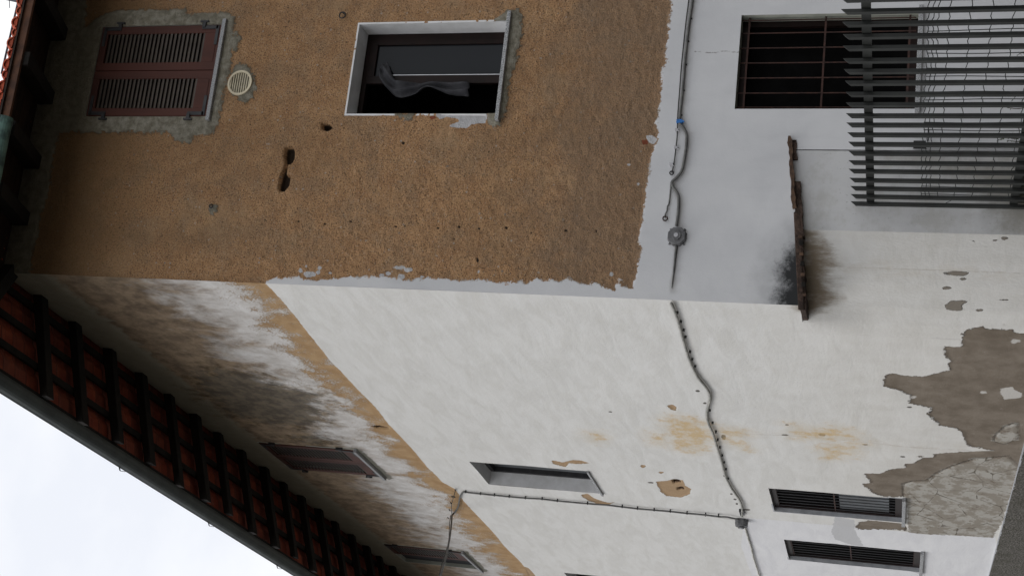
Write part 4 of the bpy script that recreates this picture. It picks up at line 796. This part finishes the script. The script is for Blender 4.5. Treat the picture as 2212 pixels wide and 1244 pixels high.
mb = torus(FL, *FL.px(980, 1067), .04, .03, .006); mb.tube([FL.p3(983, 1058, -.02), FL.p3(983, 1058, .05)], .008, 6); tag(mb.build('eye_bolt', M['iron'], smooth=True), 'iron eye bolt at the edge of the ochre band on the side wall', 'hook')
# little insulator rack above the dark box
root = thing('insulator_comb', 'small white toothed clip crossing the cable just above the dark box', 'clip', FL.p3(1604, 1103, .02)); mb = MB()
e, z = FL.px(1604, 1105)
for i in range(9): mb.box(FL, e-.09+i*.02-.004, e-.09+i*.02+.004, 0, .03, z-.03, z+.02)
mb.build('teeth', M['boxlite'], root); mb = MB(); mb.box(FL, e-.14, e+.10, 0, .035, z+.02, z+.035); mb.build('rail', M['clip'], root)

# ------------------------------------------------------------------ fence running from the front wall towards the street
t_list = [-3.08, -2.932, -2.778, -2.625, -2.47, -2.31, -2.157, -1.999, -1.839, -1.681, -1.524, -1.374, -1.224, -1.07, -.916, -.764, -.608, -.455, -.302, -.153, -.02]
t_list = [-3.08-.154*k for k in (4, 3, 2, 1)] + t_list
fence = thing('metal_fence', 'dark grey metal slat fence with slant cut tops in front of the barred window', 'fence', FF.P(-1.6, 0, 0))
for ti, t in enumerate(t_list):
    t += .004*math.sin(ti*3.7); mb = MB(); zt = 1.80+.004*math.sin(ti*5.1); w2, d2 = .017, .016
    A = [FF.P(t-w2, -d2, .2), FF.P(t+w2, -d2, .2), FF.P(t+w2, d2, .2), FF.P(t-w2, d2, .2)]
    B = [FF.P(t-w2, -d2, zt), FF.P(t+w2, -d2, zt-.018), FF.P(t+w2, d2, zt-.052), FF.P(t-w2, d2, zt-.034)]
    mb.prism(A, B); mb.build('slat', M['fence'], fence, bevel=.002)
for z0, z1 in ((1.585, 1.655), (.34, .41)): mb = MB(); mb.box(FF, -3.8, -.01, -.045, -.0225, z0, z1); mb.build('rail', M['fence'], fence)
mb = MB(); mb.box(FF, -3.12, -2.985, -.11, -.047, 0, 1.60); mb.build('post', M['fence'], fence, bevel=.004)
mb = MB(); mb.box(FF, -4.2, .02, -.30, -.05, 0, .36); lw = mb.build('low_wall', M['mosswall'], bevel=.02); tag(lw, 'dark mossy low wall under the metal slat fence', 'wall')
net = thing('wire_mesh', 'wavy welded wire mesh tied behind the dark slat fence', 'wire mesh', FF.P(-1.6, -.06, .4))
hz = [1.178, 1.142, 1.107, 1.03, .883, .734, .584, .43, .28]; mb = MB()
for z in hz: mb.tube([FF.P(-3.9+.045*i, -.058+.006*math.sin(i*2.1), z+.008*math.sin(i*1.57+z*9)+.004*math.sin(i*.3)) for i in range(86)], .0036, 5)
mb.build('line_wires', M['wire'], net)
mb = MB(); vs = [FF.px(2020, y)[0] for y in (34.6, 65, 82, 114, 131, 164, 181, 214, 230, 262, 279, 296, 328, 345, 364, 382, 400, 417, 434, 442)] + [-3.2, -3.35, -3.5]
for i, t in enumerate(vs): mb.tube([FF.P(t+.008*math.sin(z*5+i), -.064, z) for z in np.linspace(1.178, .15, 14)], .0038, 5)
mb.tube(smooth_path([FF.p3(x, y, -.03) for x, y in ((1994, 449), (2015, 449), (2031, 446), (2045, 438), (2060, 431), (2075, 427))], 4), .003, 5)
mb.build('stay_wires', M['wire'], net)
# pipe at the wall
e = FR.px(1985, 313, .05)[0]; root = thing('standpipe', 'grey standpipe with a black cap on the white front behind the mesh', 'pipe', FR.P(e, .05, 0))
mb = MB(); mb.tube([FR.P(e, .05, 0), FR.P(e, .05, 1.21)], .024, 14); mb.build('pipe_shaft', M['pipe'], root, smooth=True)
mb = MB(); mb.tube([FR.P(e, .05, 1.15), FR.P(e, .05, 1.26)], .038, 14); mb.build('pipe_cap', M['clip'], root)
mb = MB(); mb.tube([FR.P(e+.04, .05, 1.13), FR.P(e+.20, .05, 1.135)], .006, 6); mb.build('pipe_bracket', M['clip'], root)
# creeper
for paths, lab, sd in ((([(2240, 285), (2212, 296), (2190, 300), (2175, 297), (2155, 303)], [(2212, 296), (2200, 306), (2180, 304)], [(2195, 300), (2185, 290)]), 'thin creeper twig reaching past the standpipe', 3), (([(2240, 195), (2212, 205), (2200, 203), (2190, 214)], [(2240, 230), (2200, 235), (2175, 233)], [(2230, 120), (2210, 115), (2200, 118)]), 'sparse creeper shoots with tiny leaves at the frame edge', 4)):
    root = thing('creeper', lab, 'plant', FR.p3(*paths[0][0], .12)); mb = MB(); lf = MB(); rr = random.Random(sd)
    for p in paths:
        q = smooth_path([FR.p3(x, y, .10+.05*rr.random()) for x, y in p], 4); mb.tube(q, [.006*(1-.6*i/len(q)) for i in range(len(q))], 5)
        for c_ in q[::1]:
            for _ in range(2):
                if rr.random() < .45: continue
                a = np.array([rr.uniform(-1, 1), rr.uniform(-1, .3), rr.uniform(-1, 1)]); a /= np.linalg.norm(a); s_ = rr.uniform(.010, .02); bb = np.cross(a, (.3, .2, .9)); bb /= np.linalg.norm(bb)
                k = len(lf.v); lf.v += [tuple(c_), tuple(c_+a*s_+bb*s_*.5), tuple(c_+a*s_*2), tuple(c_+a*s_-bb*s_*.5)]; lf.f.append((k, k+1, k+2, k+3))
    mb.build('stem', M['stem'], root); lf.build('leaves', M['leaf'], root, fix=False)
# aerial on the roof
Fa = Frame((0, 2., 0), np.array([1., 0, 0]), np.array([0., -1, 0])); root = thing('tv_antenna', 'thin television aerial above the front eave tiles', 'antenna', Fa.P(4.5, 0, 11.6))
mb = MB(); mb.tube([Fa.P(4.55, 0, 11.6), Fa.P(4.55, 0, 13.5)], .02, 8); mb.build('mast', M['alum'], root)
mb = MB(); mb.tube([Fa.p3(48, -40), Fa.p3(40, 0), Fa.p3(3, 160)], .014, 6); mb.build('boom', M['alum'], root)
mb = MB(); mb.tube([Fa.p3(-40, -14), Fa.p3(12, -2), Fa.p3(60, 9)], .018, 6); mb.build('element', M['alum'], root)
mb = MB(); mb.tube(smooth_path([Fa.p3(50, -10), Fa.p3(45, 8), Fa.p3(38, 38), Fa.p3(33, 55), Fa.p3(25, 70)], 4), .008, 5); mb.tube([Fa.p3(20, 0), Fa.p3(21, 18)], .005, 5); mb.build('lead_wire', M['alum'], root)
